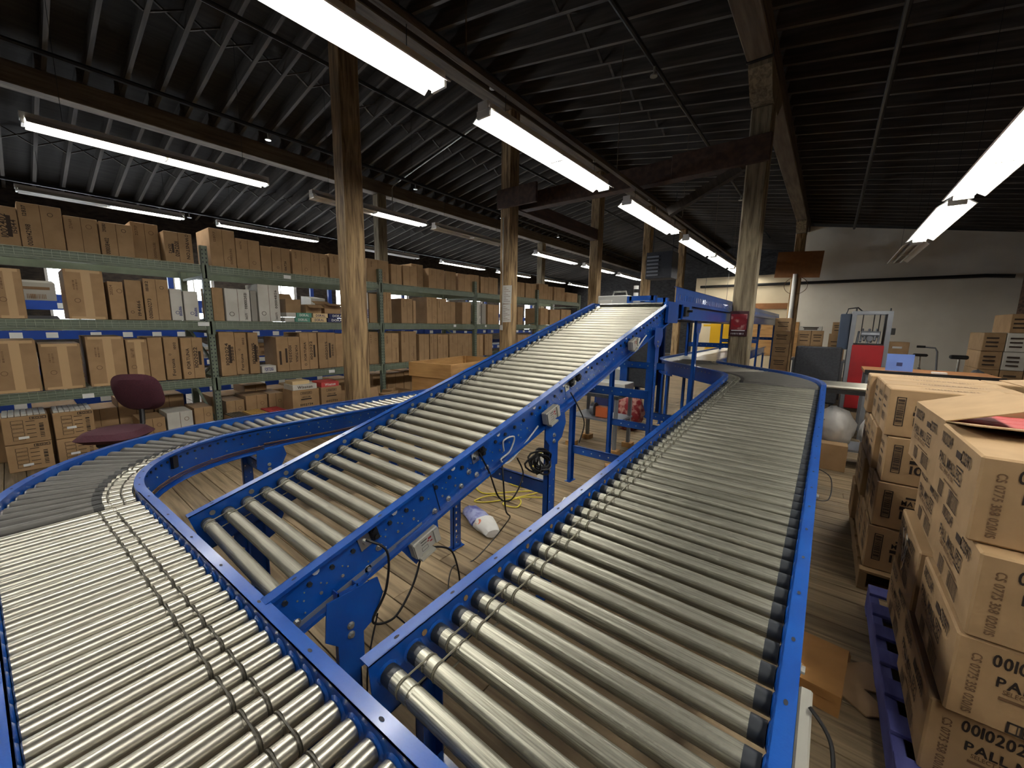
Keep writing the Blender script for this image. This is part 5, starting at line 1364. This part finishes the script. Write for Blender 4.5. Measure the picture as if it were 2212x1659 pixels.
# ------------------------------------------------------------------ things fixed to posts
o = MB().box(-.58, .58, -.012, .012, 0, .78).build('hardboard_sign', 'board'); o.location = (-0.99, 15.38, 3.14); o.rotation_euler = (0, math.radians(3), 0); tag(o, 'blank brown hardboard nailed high on the far post', 'board')
o = MB().cyl((0, 0, 0), (0, 0, 2.0), .06, n=12).build('white_pipe', 'white'); o.location = (-1.02, 15.36, 1.25); tag(o, 'white plastic pipe strapped to the far post below the board', 'pipe')
m = MB(); n = 28; m.tube([(.3 * math.cos(2*PI*i/n), 0, .26 * math.sin(2*PI*i/n)) for i in range(n)], .008, 5, closed=True)
o = m.build('wire_coil', 'seam'); o.location = (-0.98, 15.411, 2.9); tag(o, 'loop of thin wire hanging on the far post', 'coil')
t = thing('poster', 'small red poster pinned to the grey post', 'poster', (-1.02, 6.44, 1.47))
MB().box(-.115, .115, -.004, 0, 0, .35).build('backing', 'posterdark', t); MB().box(-.1, .1, -.006, -.004, .09, .31).build('picture', 'poster', t)
p = MB(); print_items(p, [('bars', 0, 0, .17, .022, 8, False), ('r', 0, .045, .17, .012)], 0, 0, Matrix(((1, 0, 0, 0), (0, 0, -1, -.0065), (0, 1, 0, .035), (0, 0, 0, 1)))); p.build('lettering', 'label', t)
m = MB(); n = 16; m.add([(q * math.cos(2*PI*i/n*0.75 + .8) - .02, -.0066, q * math.sin(2*PI*i/n*.75 + .8) + .2) for q in (.07, .05) for i in range(n)], [(i, i+1, n+i+1, n+i) for i in range(n-1)]); m.build('emblem', 'red', t)
for k, (z, lab) in enumerate(((1.98, 'upper white paper sheet taped to the second post'), (1.62, 'lower white paper sheet taped to the second post'))):
    o = MB().box(-.11, .11, -.002, 0, 0, .35).build('paper_sheet', 'paper'); o.location = (-5.03, 6.148 - .002 * k, z); o.rotation_euler = (0, 0.03 * (1 - 2 * k), 0); tag(o, lab, 'paper', 'papers on the second post')
    p = MB()
    for q in range(9): p.box(-.08, .08 - .05 * ((q * 7) % 3), -.0026, -.0024, .04 + .032 * q, .047 + .032 * q)
    p.build('printing', 'inksoft', o)
pipe([(-5.13, 6.13, 1.55), (-5.13, 6.13, 3.6)], 0.01, 'electrical_conduit', 'conduit', 'thin conduit running down the second post', 'conduit')
o = MB().bbox(-.03, .03, -.03, 0, 0, .1, .004).build('junction_box', 'lightgrey'); o.location = (-5.13, 6.12, 1.46); tag(o, 'small grey outlet box on the second post', 'outlet')

# grey cabinet machine beyond the incline top
t = thing('control_cabinet', 'light grey cabinet with blue frame behind the top of the incline', 'cabinet', (-2.9, 7.2, 0))
MB().bbox(-.5, .06, -.4, .3, 1.45, 2.12, .012).build('cabinet_body', 'lightgrey', t); MB().box(-.45, -.22, -.41, -.4, 1.75, 2.04).build('notice', 'paper', t)
for x in (.1, .52):
    for y in (-.36, .26): MB().box(x - .04, x + .04, y - .04, y + .04, 0, 2.1).build('frame_post', 'blue', t)
MB().box(.1, .52, -.4, -.32, 2.02, 2.1).build('frame_rail', 'blue', t); MB().box(.1, .52, .22, .3, 2.02, 2.1).build('frame_rail', 'blue', t)
MB().box(.14, .48, -.3, .2, 1.5, 2.0).build('window_panel', 'lightgrey', t)
for x in (-.46, .02):
    MB().box(x - .03, x + .03, -.36, -.3, 0, 1.45).build('leg', 'blue', t)
MB().bbox(-.46, .0, -.36, .2, .35, .8, .01).build('lower_box', 'lightgrey', t); MB().bbox(.1, .5, -.3, .2, .5, 1.4, .01).build('dark_panel', 'darkgrey', t)
m = MB().tube([(-.3, -.2, 2.12), (-.28, -.2, 2.2), (-.05, -.2, 2.2), (-.03, -.2, 2.12)], .015, 6); m.build('lifting_handle', 'galv', t)
t = thing('signal_tower', 'black and white signal tower right of the grey cabinet', 'signal', (-3.2, 8.1, 0))
MB().cyl((0, 0, 0), (0, 0, 2.05), .03, n=8).build('stem', 'greysteel', t)
for k in range(5): MB().cyl((0, 0, 2.05 + .07 * k), (0, 0, 2.12 + .07 * k), .05, n=10).build('segment', 'white' if k % 2 == 0 else 'black', t)
# far background pieces glimpsed under the elevated conveyor
t = thing('yellow_steps', 'yellow warehouse steps seen under the elevated conveyor', 'steps', (-2.9, 13.4, 0))
for y in (-.3, .3):
    MB().prism([(-.6, 0), (-.5, 0), (.5, 1.6), (.4, 1.6)], 'y', y - .03, y + .03).build('stringer', 'yellow', t)
MB().box(-.1, .6, -.33, .33, 1.6, 1.66).build('platform', 'yellow', t); MB().box(.1, .6, -.34, -.3, .9, 1.85).build('side_panel', 'yellow', t)
for k in range(5): MB().box(-.52 + .2 * k, -.34 + .2 * k, -.3, .3, .25 + .28 * k, .28 + .28 * k).build('tread', 'yellow', t)
for x in (.52,): MB().box(x - .03, x + .03, -.33, .33, 0, 1.6).build('support', 'yellow', t)
o = MB().box(-.75, .75, -.01, .01, 0, 1.2).build('plywood_sheet', 'crate'); o.location = (-1.6, 16.988, .6); tag(o, 'orange plywood sheet on the partition wall behind the conveyor legs', 'plywood')
o = MB().box(-.7, .7, -.03, .03, 0, .2).build('door_lintel', 'board'); o.location = (-1.9, 16.969, 2.25); tag(o, 'brown lintel board on the partition wall', 'board')
t = thing('unit_heater', 'dark louvred unit heater hanging by the far posts', 'heater', (-4.35, 13.0, 3.05))
MB().bbox(-.4, .4, -.3, .3, 0, .8, .01).build('casing', 'darkgrey', t)
for k in range(6): MB().box(-.36, .0, -.33, -.3, .08 + .11 * k, .13 + .11 * k).build('louvre', 'greysteel', t)
for x in (-.3, .3): MB().cyl((x, 0, .8), (x, 0, zb(-4.35 + x) + JH - 3.05), .012, n=6).build('hanger', 'pipe', t)
for k, (x, y, z, lab) in enumerate(((-3.6, 15.5, 2.45, 'small round lamp glowing left of the perforated guard'), (-2.9, 15.5, 2.38, 'second small round lamp by the perforated guard'))):
    t = thing('pendant_lamp', lab, 'lamp', (x, y, z), group='small round lamps')
    r = 0.075; MB().lathe([(-r, .01), (-r*.7, r*.7), (0, r), (r*.7, r*.7), (r, .01)], 14, 'z').build('globe', 'spot', t); MB().cyl((0, 0, r), (0, 0, zb(x) + JH - z), .006, n=5).build('cord', 'black', t)

# ------------------------------------------------------------------ clutter under the incline
t = thing('steel_cart', 'small steel cart with shelf standing under the incline', 'cart', (-2.25, 4.75, 0))
for x in (-.3, .3):
    for y in (-.22, .22): MB().box(x - .02, x + .02, y - .02, y + .02, .06, .72).build('leg', 'greysteel', t); MB().box(x - .06, x + .06, y - .06, y + .06, 0, .06).build('wood_block', 'crate', t)
MB().box(-.33, .33, -.25, .25, .7, .74).build('top', 'darkgrey', t); MB().box(-.33, .33, -.25, .25, .4, .42).build('shelf', 'greysteel', t)
t = thing('bench_grinder', 'small orange and grey grinder on the steel cart shelf', 'grinder', (-2.2, 4.65, .42))
MB().cyl((-.13, 0, .09), (-.08, 0, .09), .085, n=14).build('wheel', 'greysteel', t); MB().bbox(-.06, .1, -.06, .06, .0, .14, .01).build('motor', 'orange', t)
o = MB().cyl((-.2, 0, .05), (.12, 0, .05), .04, n=14).build('air_cylinder', 'white'); o.location = (-2.2, 4.62, .735); tag(o, 'white pneumatic cylinder lying on the steel cart', 'cylinder')
blob('cable_coil', 'tangle of red and blue cable behind the incline legs', (-2.3, 5.85, 0), (0.2, 0.2, 0.6), 'poster', 12, 'coil', 0.3)
t = thing('toolbox', 'white topped blue box on the floor behind the incline', 'box', (-2.85, 6.5, 0))
MB().bbox(-.25, .25, -.18, .18, 0, .4, .01).build('body', 'navy', t); MB().bbox(-.27, .27, -.2, .2, .4, .62, .01).build('lid', 'white', t)
o = carton('carton', 'white printed paper bundle beside the incline leg', -1.98, -1.9, 3.05, 3.2, 0, 0.34, 'paper', None, cat='bundle'); o.location.x = -2.05
o = MB().bbox(-.08, .08, -.05, .05, 0, .07, .004).build('wood_block', 'crate'); o.location = (-1.72, 3.98, 0); o.rotation_euler = (0, 0, .5); tag(o, 'short pine block on the floor under the incline', 'block')
o = MB().box(-.1, .1, -.07, .07, 0, .001).build('paper_scrap', 'paper'); o.location = (-1.66, 3.02, .0005); o.rotation_euler = (0, 0, .3); tag(o, 'white paper scrap on the floor by the right conveyor', 'paper')
# yellow extension cord
def cord(name, label, pts, r, mat):
    o = cable(None, pts, r, mat, name); return tag(o, label, 'cord')
Z = 0.007
cord('extension_cord', 'tangled yellow extension cord on the floor under the incline', [(-3.0, 4.9, Z), (-2.75, 4.2, Z), (-2.45, 3.5, Z), (-2.2, 3.35, Z), (-2.05, 3.1, Z), (-2.3, 2.95, Z), (-2.6, 3.1, Z), (-2.6, 2.75, Z), (-2.4, 2.62, Z), (-2.2, 2.8, .016), (-2.0, 3.0, .016), (-2.1, 2.75, Z), (-2.25, 2.5, Z), (-2.35, 2.45, Z), (-2.28, 2.62, .02), (-2.05, 2.72, .02), (-1.98, 2.6, Z), (-2.1, 2.55, .02), (-2.05, 2.75, .022), (-1.9, 2.95, Z), (-2.0, 3.15, Z), (-2.3, 3.1, .02)], 0.0065, 'yellowcord')
# rolled blue-white film bag
t = thing('film_bag', 'crumpled blue and white plastic bag on the floor under the incline', 'bag', (-2.02, 2.18, 0), (0, 0, math.radians(-22)))
def lump(L, prof, seed, rough):
    r = random.Random(seed); v = []; f = []; n = 14; m_ = len(prof)
    for j, (t_, w, h) in enumerate(prof):
        for i in range(n):
            a = 2 * PI * i / n; q = 1 + r.uniform(-rough, rough)
            v.append((t_ * L, w * math.cos(a) * q, max(0.001, h * (1 + math.sin(a) * q) * 0.5)))
    for j in range(m_ - 1):
        for i in range(n): f.append((j * n + i, j * n + (i + 1) % n, (j + 1) * n + (i + 1) % n, (j + 1) * n + i))
    f += [tuple(range(n)), tuple((m_ - 1) * n + i for i in range(n - 1, -1, -1))]
    return MB().add(v, f)
lump(1, [(-.29, .015, .02), (-.25, .05, .05), (-.2, .075, .08), (-.1, .085, .085), (-.03, .09, .09), (.04, .088, .09)], 4, .16).build('blue_end', 'bagblue', t)
lump(1, [(0.041, .09, .092), (.1, .085, .085), (.17, .075, .08), (.215, .06, .06), (.22, .025, .03)], 5, .1).build('white_end', 'bag', t)
MB().disc((.08, -.06, .078), (0, -.75, 1), .026, 8).build('print_patch', 'bagred', t)

# ------------------------------------------------------------------ chair and wooden crates
t = thing('task_chair', 'maroon fabric task chair between the curved conveyor and the rack', 'chair', (-5.0, 0.5, 0), (0, 0, math.radians(52)))
def pad(L, W, th, curve, name, mat, parent, mtx):
    n = 10; v = []; f = []
    for s, zz in ((1, 1), (-1, -1)):
        for i in range(n + 1):
            for j in range(n + 1):
                u, w = -1 + 2 * i / n, -1 + 2 * j / n
                # squircle outline
                k = 1.0 / max(1e-6, (abs(u) ** 3 + abs(w) ** 3) ** (1/3)) * max(abs(u), abs(w)) if (u or w) else 1
                uu, ww = u * k, w * k; d = max(abs(u), abs(w))
                v.append((uu * L/2, ww * W/2, zz * th/2 * math.sqrt(max(0, 1 - d ** 9)) + curve * (uu * uu + 0.6 * ww * ww)))
    N = (n + 1) ** 2
    for q, flip in ((0, False), (N, True)):
        for i in range(n):
            for j in range(n):
                a = q + i * (n + 1) + j; fc = (a, a + n + 1, a + n + 2, a + 1); f.append(fc[::-1] if flip else fc)
    o = MB().add(v, f).build(name, mat, parent, mtx)
    return o
pad(.48, .5, .09, -.015, 'seat', 'maroon', t, T(0, 0, .55))
pad(.42, .4, .08, .035, 'backrest', 'maroon', t, T(0, .33, .86) @ RX(math.radians(-72)) )
MB().tube([(0, .08, .48), (0, .3, .47), (0, .37, .55), (0, .39, .8)], .022, 8).build('back_bar', 'black', t)
MB().bbox(-.09, .09, -.12, .12, .45, .505, .01).build('mechanism', 'black', t)
MB().tube([(.06, -.02, .47), (.2, -.08, .43), (.24, -.1, .41)], .012, 6).build('lever', 'black', t)
MB().cyl((0, 0, .1), (0, 0, .46), .028, n=10).build('gas_column', 'black', t)
for k in range(5):
    a = 2 * PI * k / 5
    lg = MB().tube([(0, 0, .13), (.28 * math.cos(a), .28 * math.sin(a), .07)], .022, 6).build('leg', 'black', t)
    MB().cyl((.28 * math.cos(a) - .02 * math.sin(a), .28 * math.sin(a) + .02 * math.cos(a), .03), (.28 * math.cos(a) + .02 * math.sin(a), .28 * math.sin(a) - .02 * math.cos(a), .03), .03, n=10).build('castor', 'black', lg)
def crate(label, x, y, z, dx, dy, h, rz, rows):
    t = thing('wooden_crate', label, 'crate', (x, y, z), (0, 0, rz), 'wooden crates'); b = h / rows; w = .022
    for k in range(rows):
        z0, z1 = k * b + (0.0 if k == 0 else .003), (k + 1) * b
        MB().bbox(-dx/2, dx/2, -dy/2, -dy/2 + w, z0, z1, .003).build('board', 'crate', t); MB().bbox(-dx/2, dx/2, dy/2 - w, dy/2, z0, z1, .003).build('board', 'crate', t)
        MB().bbox(-dx/2, -dx/2 + w, -dy/2 + w, dy/2 - w, z0, z1, .003).build('board', 'crate', t); MB().bbox(dx/2 - w, dx/2, -dy/2 + w, dy/2 - w, z0, z1, .003).build('board', 'crate', t)
    for sx in (-1, 1):
        for sy in (-1, 1): MB().box(sx * (dx/2 - w - .02) - .02, sx * (dx/2 - w - .02) + .02, sy * (dy/2 - w - .02) - .02, sy * (dy/2 - w - .02) + .02, 0, h).build('corner_post', 'crate', t)
    return t
crate('lower wooden crate under the top crate beside the incline', -5.02, 4.83, 0, .8, 1.5, .72, math.radians(10), 3)
crate('upper open wooden crate stacked beside the incline', -5.04, 4.84, .722, .86, 1.56, .23, math.radians(10), 1)
